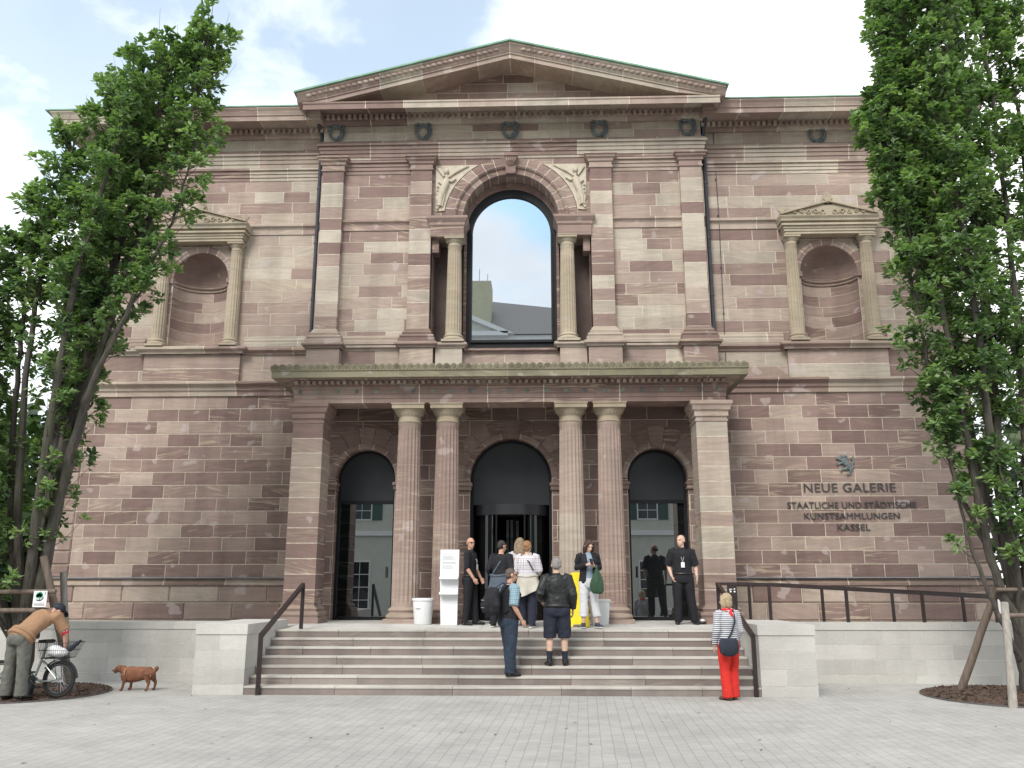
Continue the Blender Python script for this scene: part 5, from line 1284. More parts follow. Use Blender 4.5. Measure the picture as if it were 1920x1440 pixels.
M['badge'] = simple('white_badge', (.8, .8, .8), .4, .03); M['lanyard'] = simple('grey_lanyard', (.30, .30, .31), .6, .1)
M['lens'] = simple('dark_red_glasses', (.06, .012, .012), .3, .1); M['eye'] = simple('dark_eye', (.02, .014, .012), .3, .1); M['lip'] = simple('lip', (.36, .14, .11), .5, .1)
def hair_mat(nm, a, b):
    m, n, p = new_mat(nm); v = n.add('ShaderNodeMapping', {0: objc(n), 3: (60, 60, 9)}).outputs[0]
    f = n.noise(v, 1.6, 4, .6); setin(n, p, 'Base Color', n.ramp(f, [(.35, a), (.68, b)])); p.inputs['Roughness'].default_value = .5; bump(n, p, f, .7, .02); return m
M['hair_dark'] = hair_mat('dark_hair', (.012, .009, .008), (.045, .034, .03)); M['hair_brown'] = hair_mat('brown_hair', (.03, .014, .012), (.10, .045, .035))
M['hair_grey'] = hair_mat('grey_hair', (.13, .12, .115), (.36, .34, .33)); M['hair_blond'] = hair_mat('blond_hair', (.22, .155, .085), (.56, .45, .29))
M['hair_long'] = hair_mat('long_fair_hair', (.13, .085, .05), (.40, .29, .19)); M['hair_red'] = hair_mat('reddish_hair', (.17, .075, .03), (.42, .23, .11))
M['hair_crop'] = hair_mat('cropped_brown_hair', (.06, .04, .036), (.13, .09, .078))
def plaid(nm, base, dark, mid, sc):
    m, n, p = new_mat(nm); sx = n.add('ShaderNodeSeparateXYZ', {0: objc(n)})
    u = n.math('ADD', sx.outputs[0], n.math('MULTIPLY', sx.outputs[1], .8)); z = sx.outputs[2]
    def lines(q, s_, w_, ph=0.): return n.math('LESS_THAN', n.math('FRACT', n.math('ADD', n.math('MULTIPLY', q, s_), 20.3 + ph)), w_)
    wide = n.math('MULTIPLY', n.math('ADD', lines(u, sc, .38), lines(z, sc, .38)), .5); thin = n.math('MAXIMUM', lines(u, sc, .13, .4), lines(z, sc, .13, .4))
    setin(n, p, 'Base Color', n.mix(n.math('MULTIPLY', thin, .75), n.mix(wide, base, mid), dark)); p.inputs['Roughness'].default_value = .85; return m
M['plaid_white'] = plaid('white_plaid_cotton', (.70, .68, .70), (.07, .045, .075), (.50, .45, .50), 14.)
M['plaid_teal'] = plaid('blue_plaid_cotton', (.34, .46, .50), (.03, .08, .13), (.10, .20, .28), 17.)
def stripes():
    m, n, p = new_mat('navy_white_stripes'); z = n.add('ShaderNodeSeparateXYZ', {0: objc(n)}).outputs[2]
    f = n.math('LESS_THAN', n.math('FRACT', n.math('ADD', n.math('MULTIPLY', z, 30.), 10.)), .45)
    setin(n, p, 'Base Color', n.mix(f, (.66, .66, .67), (.022, .028, .075))); p.inputs['Roughness'].default_value = .85; return m
M['stripes'] = stripes()
def dots():
    m, n, p = new_mat('red_white_dots'); vo = n.add('ShaderNodeTexVoronoi', {'Vector': objc(n), 'Scale': 24.})
    setin(n, p, 'Base Color', n.mix(n.math('LESS_THAN', vo.outputs['Distance'], .30), (.70, .03, .04), (.85, .82, .82))); p.inputs['Roughness'].default_value = .8; return m
M['red_dots'] = dots()

V = Vector
def rotz(v, a): return Matrix.Rotation(a, 3, 'Z') @ V(v)
class Fig:
    """local frame: facing -y, the person's left is +x, 1.75 m tall before scaling"""
    def __init__(s, label, loc, heading, H=1.75, build=1.0, head_yaw=0., head_pitch=0., lean=(0, 0), arms=None, legs=None, shoulder=.185, spine=None, skin='skin', female=False):
        s.t = thing('person', loc, label, 'person', 'people in front of the gallery', radians(heading)); s.t.scale = (H / 1.75,) * 3
        s.w = build; s.skin = skin; s.fem = female
        sp = spine or [(0, 0, .90), (lean[0] * .4, lean[1] * .4, 1.10), (lean[0] * .8, lean[1] * .8, 1.30), (lean[0], lean[1], 1.455)]
        s.sp = [V(p) for p in sp]; up = (s.sp[3] - s.sp[2]).normalized()
        s.up = up; s.nb = s.sp[3]
        lat = V((1, 0, 0)); s.sh = {+1: s.nb + lat * shoulder - up * .045, -1: s.nb - lat * shoulder - up * .045}
        s.hy, s.hp = radians(head_yaw), radians(head_pitch)
        s.hr = Matrix.Rotation(s.hy, 3, 'Z') @ Matrix.Rotation(s.hp, 3, 'X')
        s.hc = s.nb + up * .085 + s.hr @ V((0, -.012, .085))
        A = {+1: [(.225, .01, 1.13), (.235, -.05, .90)], -1: [(-.225, .01, 1.13), (-.235, -.05, .90)]}
        if arms: A.update(arms)
        s.arm = {k: [s.sh[k]] + [V(p) for p in v] for k, v in A.items()}
        Lg = {+1: [(.095, 0, .88), (.10, -.015, .48), (.105, .02, .085)], -1: [(-.095, 0, .88), (-.10, -.015, .48), (-.105, .02, .085)]}
        if legs: Lg.update(legs)
        s.leg = {k: [V(p) for p in v] for k, v in Lg.items()}
        s.toe = {+1: V((.25, -1, 0)).normalized(), -1: V((-.25, -1, 0)).normalized()}
    def H(s, x, y, z): return s.hc + s.hr @ V((x, y, z))
    def torso(s, mb, g=0., z0=0, hem=None, bust=True):
        w = s.w; P = s.sp; f = s.fem
        pts = [P[0] + V((0, 0, -.06)), P[0] + V((0, 0, .03)), P[0].lerp(P[1], .6), P[1].lerp(P[2], .25), P[2], P[2].lerp(P[3], .55), P[3] - s.up * .03, P[3] + s.up * .01]
        r = [(.158, .108), (.172, .118), (.160, .110), (.148 if f else .158, .105), (.165, .118 if not f else .122), (.168, .108), (.125, .078), (.075, .06)]
        if hem is not None: pts[0] = P[0] + V((0, 0, hem))
        mb.tube(pts, [((a * w + g), (b * w + g)) for a, b in r], 20, side=(1, 0, 0))
        if f and bust:
            for d in (-1, 1): mb.ball(P[2] + V((d * .07, -.085 * w, .0)), (.07 + g, .06 + g, .065 + g))
    def body(s, hand=None):
        mb = MB(); w = s.w
        s.torso(mb)
        mb.tube([s.nb - s.up * .02, s.nb + s.up * .05, s.hc + s.hr @ V((0, .012, -.055))], [.062, .055, .054], 12)
        # head: skull, face, jaw, nose, brow, ears
        R = s.hr
        mb.ball(s.H(0, .012, .03), (.076, .094, .090), 16, 12, R=R); mb.ball(s.H(0, -.022, -.028), (.062, .068, .088), 14, 10, R=R); mb.ball(s.H(0, -.052, -.085), (.036, .032, .028), 10, 7, R=R)
        mb.tube([s.H(0, -.082, .02), s.H(0, -.102, -.015), s.H(0, -.108, -.030), s.H(0, -.09, -.036)], [.010, .013, .016, .010], 8)
        mb.tube([s.H(-.045, -.074, .034), s.H(0, -.084, .032), s.H(.045, -.074, .034)], [.012, .013, .012], 8)
        mb.tube([s.H(-.022, -.083, -.058), s.H(0, -.090, -.057), s.H(.022, -.083, -.058)], [.008, .011, .008], 8)
        for d in (-1, 1): mb.ball(s.H(d * .080, .008, .0), (.012, .022, .034), 8, 7, R=R)
        for k in (-1, 1):
            a = s.arm[k]; 
            mb.tube([a[0] + V((-k * .03, 0, .01)), a[0], a[0].lerp(a[1], .5), a[1], a[1].lerp(a[2], .3), a[2]], [.055 * w, .056 * w, .047 * w, .040, .042, .027], 12)
            s.hand(mb, k, (hand or {}).get(k))
            l = s.leg[k]
            mb.tube([l[0] + V((0, 0, .03)), l[0].lerp(l[1], .4), l[1], l[1].lerp(l[2], .3), l[2], l[2] + V((0, 0, -.03))], [.088 * w, .078 * w, .056, .058, .037, .04], 12)
            mb.tube([l[2] + V((0, .03, -.04)), l[2] + s.toe[k] * .08 + V((0, 0, -.05)), l[2] + s.toe[k] * .16 + V((0, 0, -.06))], [.035, .034, .02], 10)
        o = fuse(mb, 'body', M[s.skin], s.t, .0085, 3)
        e = MB()
        for d in (-1, 1): e.ball(s.H(d * .031, -.082, .012), (.011, .006, .006), 8, 6, R=s.hr)
        e.build('eyes', M['eye'], s.t)
        return o
    def hand(s, mb, k, spec):
        a = s.arm[k]; d = (a[2] - a[1]).normalized(); curl = .35; palm_n = V((-k, 0, 0))
        if spec: d = V(spec.get('d', d)).normalized(); curl = spec.get('curl', curl); palm_n = V(spec.get('n', palm_n))
        palm_n = (palm_n - d * palm_n.dot(d)).normalized(); side = d.cross(palm_n) * 1.0
        fwd = V((0, -1, 0)); 
        if side.dot(fwd) < 0: side = -side                # thumb side points forward
        p0 = a[2]; p1 = p0 + d * .085
        mb.tube([p0, p0 + d * .03, p0 + d * .07, p1], [(.026, .018), (.036, .017), (.040, .015), (.036, .013)], 10, side=side)
        for q, ln in zip((-1.5, -.5, .5, 1.5), (.062, .074, .078, .070)):
            b = p1 + side * q * .019; e1 = (d * cos(curl) + palm_n * sin(curl)); e2 = (d * cos(curl * 2.6) + palm_n * sin(curl * 2.6))
            mb.tube([b - d * .01, b + e1 * ln * .5, b + e1 * ln * .5 + e2 * ln * .5], [.0095, .009, .0075], 7)
        b = p0 + d * .03 + side * .03
        mb.tube([b - side * .01, b + side * .018 + d * .025 + palm_n * .01, b + side * .016 + d * .055 + palm_n * .025], [.013, .011, .009], 7)
    def trousers(s, mat, g=.014, cuff=.05, flare=0., short=None, top=.08, folds=.008, nm='trousers'):
        mb = MB(); w = s.w; P = s.sp[0]
        mb.tube([P + V((0, 0, -.10)), P + V((0, 0, -.02)), P + (s.sp[1] - s.sp[0]).normalized() * top], [(.155 * w + g, .112 * w + g), (.172 * w + g, .122 * w + g), (.160 * w + g, .112 * w + g)], 18, side=(1, 0, 0))
        for d in (-1, 1): mb.ball(P + V((d * .075, .06, -.03)), (.085 * w + g, .075 * w + g, .09 + g))
        for k in (-1, 1):
            l = s.leg[k]; e = l[2] + V((0, 0, cuff - .085))
            if short is not None:
                e = l[1] + (l[2] - l[1]) * short
                mb.tube([l[0] + V((0, 0, .04)), l[0].lerp(l[1], .4), l[1].lerp(l[1], 0), e], [.095 * w + g, .088 * w + g, .078 * w + g, .076 * w + g], 14)
            else: mb.tube([l[0] + V((0, 0, .04)), l[0].lerp(l[1], .45), l[1], l[1].lerp(e, .4), e], [.093 * w + g, .083 * w + g, .064 * w + g, .060 * w + g + flare * .4, .052 * w + g + flare], 14)
        return fuse(mb, nm, mat, s.t, .0105, 4, folds, 8., seed=len(s.t.children))
    def top(s, mat, g=.014, sleeve=1.0, hem=-.04, folds=.008, nm='shirt', collar=False, puff=0., arms=(1, -1)):
        mb = MB(); w = s.w; s.torso(mb, g + puff, hem=hem)
        for k in arms:
            a = s.arm[k]
            pts = [a[0] + V((-k * .06, 0, .005)), a[0]]; r = [.062 * w + g, .064 * w + g + puff]
            L = sleeve * 2
            if L <= 1: pts += [a[0].lerp(a[1], L * .6), a[0].lerp(a[1], L)]; r += [.060 * w + g + puff, .060 * w + g + puff]
            else:
                pts += [a[0].lerp(a[1], .5), a[1], a[1].lerp(a[2], (L - 1) * .5), a[1].lerp(a[2], (L - 1))]; r += [.053 * w + g + puff, .050 * w + g + puff, .046 + g + puff, .038 + g]
            mb.tube(pts, r, 12)
        if collar: mb.tube([s.nb - s.up * .02, s.nb + s.up * .045], [.082, .068], 14)
        return fuse(mb, nm, mat, s.t, .0105, 4, folds, 9., seed=len(s.t.children))
    def belt(s, mat, g=.03, t=.5, r=.022, nm='belt'):
        P = s.sp[0].lerp(s.sp[1], t); d = (s.sp[1] - s.sp[0]).normalized(); u = V((1, 0, 0)); u = (u - d * u.dot(d)).normalized(); v = d.cross(u); mb = MB()
        mb.tube([P + u * ((.162 * s.w + g) * cos(a)) + v * ((.113 * s.w + g) * sin(a)) for a in lin(0, 2 * pi, 32)], [(r * .45, r)] * 33 if False else r, 8, cap=False)
        return mb.build(nm, mat, s.t)
    def shoes(s, mat, sole=None, big=1.0):
        for k in (-1, 1):
            l = s.leg[k][2]; z = l.z - .085; mb = MB(); d = s.toe[k]; b = V((l.x, l.y, z))
            mb.tube([b + V((0, 0, .10)) - d * .0, b + V((0, 0, .05))], [.046, .05], 12)
            mb.tube([b - d * .075 + V((0, 0, .035)), b - d * .05 + V((0, 0, .042)), b + d * .02 + V((0, 0, .045)), b + d * .11 + V((0, 0, .036)), b + d * .165 + V((0, 0, .028)), b + d * .195 + V((0, 0, .022))], [(.026, .030), (.036, .042), (.042, .045), (.048, .034), (.042, .027), (.022, .016)], 14, side=d.cross(V((0, 0, 1))))
            o = fuse(mb, 'shoe', mat, s.t, .008, 2)
            for v in o.data.vertices: v.co.z = max(v.co.z, z + .003)
            if sole:
                m2 = MB(); pts = []
                sd = d.cross(V((0, 0, 1)))
                ol = [(-.095, 0), (-.08, .034), (0, .040), (.11, .050), (.17, .043), (.20, .02), (.205, 0)]
                ol = ol + [(a, -b_) for a, b_ in reversed(ol[1:-1])]
                q = [b + d * a + sd * b_ for a, b_ in ol]; n_ = len(q)
                i0 = m2.addv([tuple(p) for p in q] + [tuple(p + V((0, 0, .022))) for p in q]); m2.face(range(i0 + n_ - 1, i0 - 1, -1)); m2.face(range(i0 + n_, i0 + 2 * n_))
                for i in range(n_): m2.face((i0 + i, i0 + (i + 1) % n_, i0 + n_ + (i + 1) % n_, i0 + n_ + i))
                so = m2.build('sole', sole, o)
    def hair(s, mat, kind):
        mb = MB(); R = s.hr
        if kind == 'short': mb.ball(s.H(0, .022, .045), (.085, .094, .088), 16, 12, R=R); mb.ball(s.H(0, .045, .0), (.080, .070, .075), 14, 10, R=R)
        if kind == 'crop': mb.ball(s.H(0, .018, .040), (.0805, .093, .086), 16, 12, R=R); mb.ball(s.H(0, .042, -.005), (.074, .066, .07), 14, 10, R=R)
        if kind == 'fringe':
            for d in (-1, 1): mb.ball(s.H(d * .052, .038, .005), (.030, .055, .045), 12, 8, R=R)
            mb.ball(s.H(0, .068, .0), (.06, .036, .05), 12, 8, R=R)
        if kind == 'bob':
            mb.ball(s.H(0, .024, .048), (.090, .098, .090), 16, 12, R=R); mb.ball(s.H(0, .055, -.03), (.086, .062, .10), 14, 10, R=R)
            for d in (-1, 1): mb.tube([s.H(d * .06, -.035, .085), s.H(d * .084, -.02, .02), s.H(d * .082, -.005, -.07), s.H(d * .070, .02, -.12)], [.028, .030, .032, .02], 10)
        if kind == 'shoulder':
            mb.ball(s.H(0, .022, .046), (.090, .098, .090), 16, 12, R=R); mb.tube([s.H(0, .06, .02), s.H(0, .07, -.08), s.H(0, .065, -.17)], [(.085, .055), (.09, .05), (.075, .035)], 14, side=s.hr @ V((1, 0, 0)))
            for d in (-1, 1): mb.tube([s.H(d * .035, -.055, .100), s.H(d * .078, -.045, .03), s.H(d * .088, -.02, -.07), s.H(d * .080, .0, -.16)], [.024, .030, .034, .018], 10)
        if kind == 'long':
            mb.ball(s.H(0, .022, .046), (.090, .098, .092), 16, 12, R=R); mb.tube([s.H(0, .055, .04), s.H(0, .085, -.10), s.H(.01, .10, -.25), s.H(.02, .10, -.38)], [(.088, .06), (.10, .05), (.095, .04), (.05, .02)], 14, side=s.hr @ V((1, 0, 0)))
            for d in (-1, 1): mb.tube([s.H(d * .05, -.03, .09), s.H(d * .088, -.005, 0), s.H(d * .095, .03, -.14), s.H(d * .085, .05, -.28)], [.025, .03, .032, .015], 10)
        if kind == 'curly':
            r = random.Random(4); mb.ball(s.H(0, .025, .045), (.088, .098, .092), 16, 12, R=R); mb.ball(s.H(0, .055, -.01), (.082, .062, .085), 14, 10, R=R)
            for _ in range(40):
                v = V((r.gauss(0, 1), r.gauss(.5, 1), r.gauss(.4, 1))).normalized(); mb.ball(s.H(v.x * .085, .025 + v.y * .09, .035 + v.z * .088), r.uniform(.014, .024), 8, 6)
        o = fuse(mb, 'hair', mat, s.t, .008, 2, .005, 22., seed=3)
        # keep the face free
        return o
    def lanyard(s):
        mb = MB(); P = s.sp[2]; y = -(.118 * s.w + .03)
        mb.tube([s.nb + V((-.06, .02, .02)), s.nb + V((-.055, -.06, -.04)), P + V((-.02, y, -.02)), P + V((0, y - .004, -.10))], .006, 6); mb.tube([s.nb + V((.06, .02, .02)), s.nb + V((.055, -.06, -.04)), P + V((.02, y, -.02)), P + V((0, y - .004, -.10))], .006, 6)
        mb.build('lanyard', M['lanyard'], s.t)
        b = MB(); b.box(-.035, .035, y - .016, y - .010, P.z - .20, P.z - .10); b.M = None; b.v = [(x + P.x, yy + P.y, z) for x, yy, z in b.v]; b.build('badge', M['badge'], s.t)
    def glasses(s):
        mb = MB()
        for d in (-1, 1):
            mb.tube([s.H(d * .031 + .022 * cos(t), -.094, .012 + .016 * sin(t)) for t in lin(0, 2 * pi, 14)], .0035, 6, cap=False); mb.tube([s.H(d * .053, -.092, .016), s.H(d * .078, -.05, .016), s.H(d * .082, .01, .014)], .0035, 6)
        mb.tube([s.H(-.010, -.096, .014), s.H(.010, -.096, .014)], .003, 6); mb.build('glasses', M['lens'], s.t)
    def tied(s, mat, length=.42, seed=1, nm='tied_jacket', skew=0.):
        """jacket knotted round the waist, falling over the hips"""
        r = random.Random(seed); mb = MB(); P = s.sp[0]; rows = []
        for i in range(9):
            t = i / 8; z = .14 - t * length; row = []
            for k in range(40):
                a = 2 * pi * k / 40; back = .5 + .5 * sin(a)            # +y is the back
                f = 1 + (.05 + .16 * t) * sin(a * 5 + seed) * t + .05 * sin(a * 11 + seed * 2) * t
                rx = (.170 * s.w + .02 + .07 * t) * f; ry = (.125 * s.w + .03 + .06 * t) * f
                dz = (1 - back) * t * length * .45 + skew * cos(a) * t * .12
                row.append((P.x + rx * cos(a), P.y + ry * sin(a), P.z + z + dz))
            rows.append(row)
        mb.grid(rows, None, True, True); rows2 = [[(x * .97, y * .97, z) for x, y, z in r_] for r_ in rows]; mb.grid(rows2, None, True, True)
        mb.tube([(P.x + (.175 * s.w + .018) * cos(a), P.y + (.128 * s.w + .02) * sin(a), P.z + .13 + .012 * sin(3 * a)) for a in lin(0, 2 * pi, 30)], .026, 8, cap=False)
        return mb.build(nm, mat, s.t, sharp=0)
    def strap(s, pts, mat, w=.02, nm='strap'):
        mb = MB(); mb.tube([V(p) for p in pts], [(w, .006)] * len(pts), 8, side=None); return mb.build(nm, mat, s.t)

# 1 bald guard by the leaflet stand
f = Fig('bald guard in black with glasses and name badge, standing beside the white leaflet stand', (-.76, 17.86, .996), 74, 1.74, .98, head_yaw=-40,
        arms={+1: [(.235, -.03, 1.13), (.205, -.16, .93)], -1: [(-.225, -.01, 1.13), (-.20, -.15, .92)]},
        legs={+1: [(.095, 0, .88), (.10, -.06, .48), (.11, -.09, .085)], -1: [(-.095, 0, .88), (-.10, .015, .48), (-.105, .06, .085)]})
f.body(); f.trousers(M['black_cloth2'], .016); f.top(M['black_cloth'], .014, .56, -.03, collar=True); f.shoes(M['shoe']); f.glasses(); f.lanyard(); f.belt(M['shoe'], .014, .35)
# 2 woman in black with slate jacket
f = Fig('woman with short dark hair and black top, slate jacket tied round her waist', (-.12, 17.25, .985), 158, 1.66, 1.06, head_yaw=-28, head_pitch=8, lean=(0, -.05), female=True,
        arms={+1: [(.25, .03, 1.16), (.27, -.16, 1.02)], -1: [(-.26, .0, 1.16), (-.24, -.20, 1.06)]}, legs={+1: [(.095, 0, .88), (.10, .0, .48), (.13, .07, .085)], -1: [(-.095, 0, .88), (-.10, -.03, .48), (-.12, -.12, .085)]})
f.body(); f.trousers(M['black_cloth2'], .02); f.top(M['black_cloth'], .018, .92); f.shoes(M['shoe'], M['sole']); f.hair(M['hair_dark'], 'short'); f.tied(M['slate_cloth'], .46, 3, skew=.6)
f.strap([f.nb + V((-.10, .05, -.01)), f.sp[2] + V((-.04, .145, 0)), f.sp[1] + V((.09, .14, 0)), f.sp[0] + V((.17, .06, .06))], M['slate_cloth'], .016)
# 3 woman with long fair hair
f = Fig('woman with long fair hair and white plaid shirt, half hidden behind the red-haired woman', (.26, 17.75, .995), 184, 1.72, .95, head_yaw=6, female=True, skin='skin_pale',
        arms={+1: [(.22, .0, 1.14), (.16, -.2, 1.08)], -1: [(-.22, .0, 1.14), (-.17, -.2, 1.05)]})
f.body(); f.trousers(M['denim'], .014); f.top(M['plaid_white'], .016, .9); f.shoes(M['shoe_brown']); f.hair(M['hair_long'], 'long')
f.strap([f.nb + V((.12, .0, .0)), f.sp[2] + V((.11, .13, -.02)), f.sp[1] + V((.12, .14, -.05))], M['tan_cloth'], .02)
# 4 red-haired woman
f = Fig('woman with short reddish hair and white plaid shirt, beige jacket tied round her hips', (.42, 17.12, .982), 171, 1.64, 1.08, head_yaw=-10, female=True, skin='skin_pale',
        arms={+1: [(.245, -.02, 1.15), (.17, -.24, 1.06)], -1: [(-.245, -.02, 1.15), (-.18, -.22, 1.08)]}, legs={+1: [(.095, 0, .88), (.095, -.02, .48), (.09, -.10, .085)], -1: [(-.095, 0, .88), (-.10, .01, .48), (-.10, .05, .085)]})
f.body(); f.trousers(M['navy_cloth'], .02); f.top(M['plaid_white'], .022, .9, 0.); f.shoes(M['sneaker'], M['sole']); f.hair(M['hair_red'], 'curly'); f.tied(M['beige_cloth'], .40, 8, skew=-.9)
f.strap([f.nb + V((.11, .04, .0)), f.nb + V((.05, .10, -.05)), f.sp[2] + V((-.06, .155, .02)), f.sp[1] + V((-.15, .12, .04))], M['bag_navy'], .014)
# 5 man with the backpack
f = Fig('man with black backpack, black vest and blue plaid short sleeves climbing the steps', (.12, 15.22, .276), 118, 1.79, 1.12, head_yaw=-8, head_pitch=4, lean=(0, -.03),
        arms={+1: [(.25, .03, 1.15), (.26, -.08, .93)], -1: [(-.245, .02, 1.13), (-.24, -.13, .90)]},
        legs={+1: [(.10, 0, .88), (.11, -.06, .48), (.11, -.10, .085)], -1: [(-.10, 0, .88), (-.105, .0, .48), (-.11, .03, .085)]})
f.body(); f.trousers(M['denim'], .022, flare=.012, folds=.012); f.top(M['plaid_teal'], .016, .50, -.07); f.top(M['black_cloth'], .030, .0, -.05, nm='vest', arms=()); f.shoes(M['shoe'], big=1.05); f.hair(M['hair_crop'], 'crop')
f.glasses()
bp_ = MB(); y = .13 + .16
bp_.tube([(0, y, .98), (0, y + .02, 1.05), (0, y + .02, 1.25), (0, y - .01, 1.36), (0, y - .03, 1.42)], [(.13, .10), (.165, .135), (.165, .135), (.15, .11), (.10, .07)], 18, side=(1, 0, 0))
bp_.tube([(0, y + .13, 1.02), (0, y + .15, 1.14), (0, y + .13, 1.26)], [(.10, .04), (.12, .06), (.10, .04)], 14, side=(1, 0, 0))
for d in (-1, 1): bp_.tube([(d * .16, y, 1.03), (d * .18, y + .02, 1.14), (d * .16, y, 1.24)], [.04, .06, .04], 10)
pack = fuse(bp_, 'backpack', M['black_cloth'], None, .011, 3, .006, 14., 2)
pack.location = (.12, 15.22, .276); pack.rotation_euler.z = radians(118); pack.scale = (1.79 / 1.75,) * 3
tag(pack, 'black backpack full of pockets on the back of the man climbing the steps', 'backpack')
k_ = MB()
for d in (-1, 1): k_.tube([(d * .09, y - .06, 1.40), (d * .11, .06, 1.50), (d * .12, -.10, 1.45), (d * .13, -.17, 1.30), (d * .165, -.06, 1.12), (d * .15, .15, 1.02)], [(.028, .008)] * 6, 8)
k_.build('strap', M['bag_navy'], pack)
k_ = MB()
for z in (1.10, 1.22): k_.tube([(-.06, y + .185, z), (0, y + .205, z), (.06, y + .185, z)], .006, 6)
k_.build('buckle', M['lanyard'], pack)
# 6 man in the leather jacket
f = Fig('grey-haired man in black leather jacket and navy shorts climbing the steps', (.96, 15.56, .414), 183, 1.83, 1.10, skin='skin_pale', head_pitch=3, lean=(.0, -.02),
        arms={+1: [(.285, .06, 1.17), (.25, -.14, 1.05)], -1: [(-.265, .04, 1.14), (-.275, -.06, .90)]}, legs={+1: [(.105, 0, .88), (.125, -.01, .48), (.135, .03, .085)], -1: [(-.105, 0, .88), (-.12, -.015, .48), (-.125, -.01, .085)]}, shoulder=.188)
f.body(); f.trousers(M['navy_cloth'], .026, short=.10, nm='shorts', folds=.01); f.top(M['leather'], .018, .97, -.01, .012, 'jacket', True, .008); f.belt(M['leather'], .022, .30, .034, 'waistband'); f.shoes(M['shoe']); f.hair(M['hair_grey'], 'short')
for k in (-1, 1):
    sk = MB(); l = f.leg[k]; sk.tube([l[2].lerp(l[1], .38), l[2].lerp(l[1], .15), l[2] + V((0, 0, -.03))], [.055, .046, .046], 12); sk.build('sock', M['navy_cloth'], f.t)
# 7 woman with the phone
f = Fig('woman with brown hair, black cardigan and white trousers looking at her phone', (1.60, 17.02, .982), 12, 1.66, 1.0, female=True, skin='skin_pale', head_yaw=14, head_pitch=24,
        arms={+1: [(.245, .03, 1.18), (.10, -.20, 1.20)], -1: [(-.245, .03, 1.18), (-.06, -.23, 1.24)]}, legs={+1: [(.095, 0, .88), (.12, -.01, .48), (.17, .0, .085)], -1: [(-.095, 0, .88), (-.10, -.01, .48), (-.12, .0, .085)]})
f.body({+1: dict(d=(-.45, -.55, .35), n=(-.6, .2, -.3), curl=.75), -1: dict(d=(.55, -.45, .45), n=(.5, .3, -.4), curl=.75)})
f.trousers(M['white_cloth'], .018, cuff=.22, flare=.012, folds=.010); f.top(M['greyblue_cloth'], .008, .3, -.14, nm='blouse', collar=True, arms=(), folds=.004)
mb = MB(); f.torso(mb, .026, hem=-.10, bust=True)
for k in (-1, 1):
    a = f.arm[k]; mb.tube([a[0] + V((-k * .06, 0, .005)), a[0], a[0].lerp(a[1], .5), a[1], a[1].lerp(a[2], .9)], [.078, .078, .070, .064, .048], 12)
cg = fuse(mb, 'cardigan', M['black_cloth'], f.t, .0105, 4, .008, 9., 5)
bm = bmesh.new(); bm.from_mesh(cg.data)
bmesh.ops.delete(bm, geom=[fc for fc in bm.faces if fc.calc_center_median().y < -.045 and abs(fc.calc_center_median().x) < .062 + .05 * (1.3 - fc.calc_center_median().z) and fc.calc_center_median().z < 1.52 and fc.calc_center_median().y < -.02], context='FACES'); bm.to_mesh(cg.data); bm.free()
sm_ = cg.modifiers.new('thick', 'SOLIDIFY'); sm_.thickness = .006
f.shoes(M['sneaker'], M['sole']); f.hair(M['hair_brown'], 'shoulder')
R12 = Matrix.Rotation(radians(12), 3, 'Z'); s_ = 1.66 / 1.75
def atf(p): return V((1.60, 17.02, .982)) + R12 @ (V(p) * s_)
ph = MB(); ph.M = Matrix.Translation(atf((-.01, -.30, 1.30))) @ Matrix.Rotation(radians(12), 4, 'Z') @ Matrix.Rotation(radians(-35), 4, 'X')
ph.box(-.028, .028, -.006, .006, -.055, .065, None, .004); ph.build('phone', M['frame'], label='dark mobile phone held up by the woman in white trousers', cat='phone')
bg_ = MB(); c = atf((.10, -.30, .90))
rows = []
r5 = random.Random(8)
for t in lin(0, 1, 14):
    wv = (.012 + .115 * sin(min(1., t * 1.15) * pi * .62) ** 1.1) * (1 if t < .93 else .75)
    rows.append([(c.x + wv * (1 + .10 * sin(5 * a + t * 7)) * cos(a), c.y + wv * .6 * (1 + .12 * sin(4 * a + t * 5)) * sin(a), c.z + .26 - .47 * t + .012 * sin(3 * a)) for a in [2 * pi * q / 28 for q in range(28)]])
bg_.grid(rows, None, True, True); bg_.poly(rows[-1], None, True)
hb = atf((.04, -.27, 1.22)); bg_.tube([(hb.x - .02, hb.y, hb.z + .02), (c.x, c.y, c.z + .24)], [.008, .012], 6); bg_.tube([(hb.x + .03, hb.y, hb.z + .02), (c.x + .01, c.y, c.z + .24)], [.008, .012], 6)
bg_.build('shopping_bag', M['green_net'], label='dark green soft bag hanging from the hand of the woman with the phone', cat='bag')
# 8 guard at the right
f = Fig('balding guard in black short sleeves with a hand in his pocket before the right door', (3.60, 18.15, .999), -4, 1.80, 1.10, skin='skin_pale', head_yaw=-38,
        arms={+1: [(.265, .02, 1.14), (.275, -.05, .91)], -1: [(-.275, .05, 1.15), (-.215, -.05, .93)]}, legs={+1: [(.10, 0, .88), (.15, -.01, .48), (.205, .0, .085)], -1: [(-.10, 0, .88), (-.115, -.015, .48), (-.12, .0, .085)]})
f.body(); f.trousers(M['black_cloth2'], .02); f.top(M['black_cloth'], .020, .5, .0, collar=True); f.shoes(M['shoe']); f.hair(M['hair_dark'], 'fringe'); f.lanyard(); f.belt(M['shoe'], .020, .40)
wt = MB(); a = f.arm[1]; d_ = (a[2] - a[1]).normalized(); wt.tube([a[2] - d_ * .03, a[2] - d_ * .005], .033, 10); wt.build('watch', M['lanyard'], f.t)
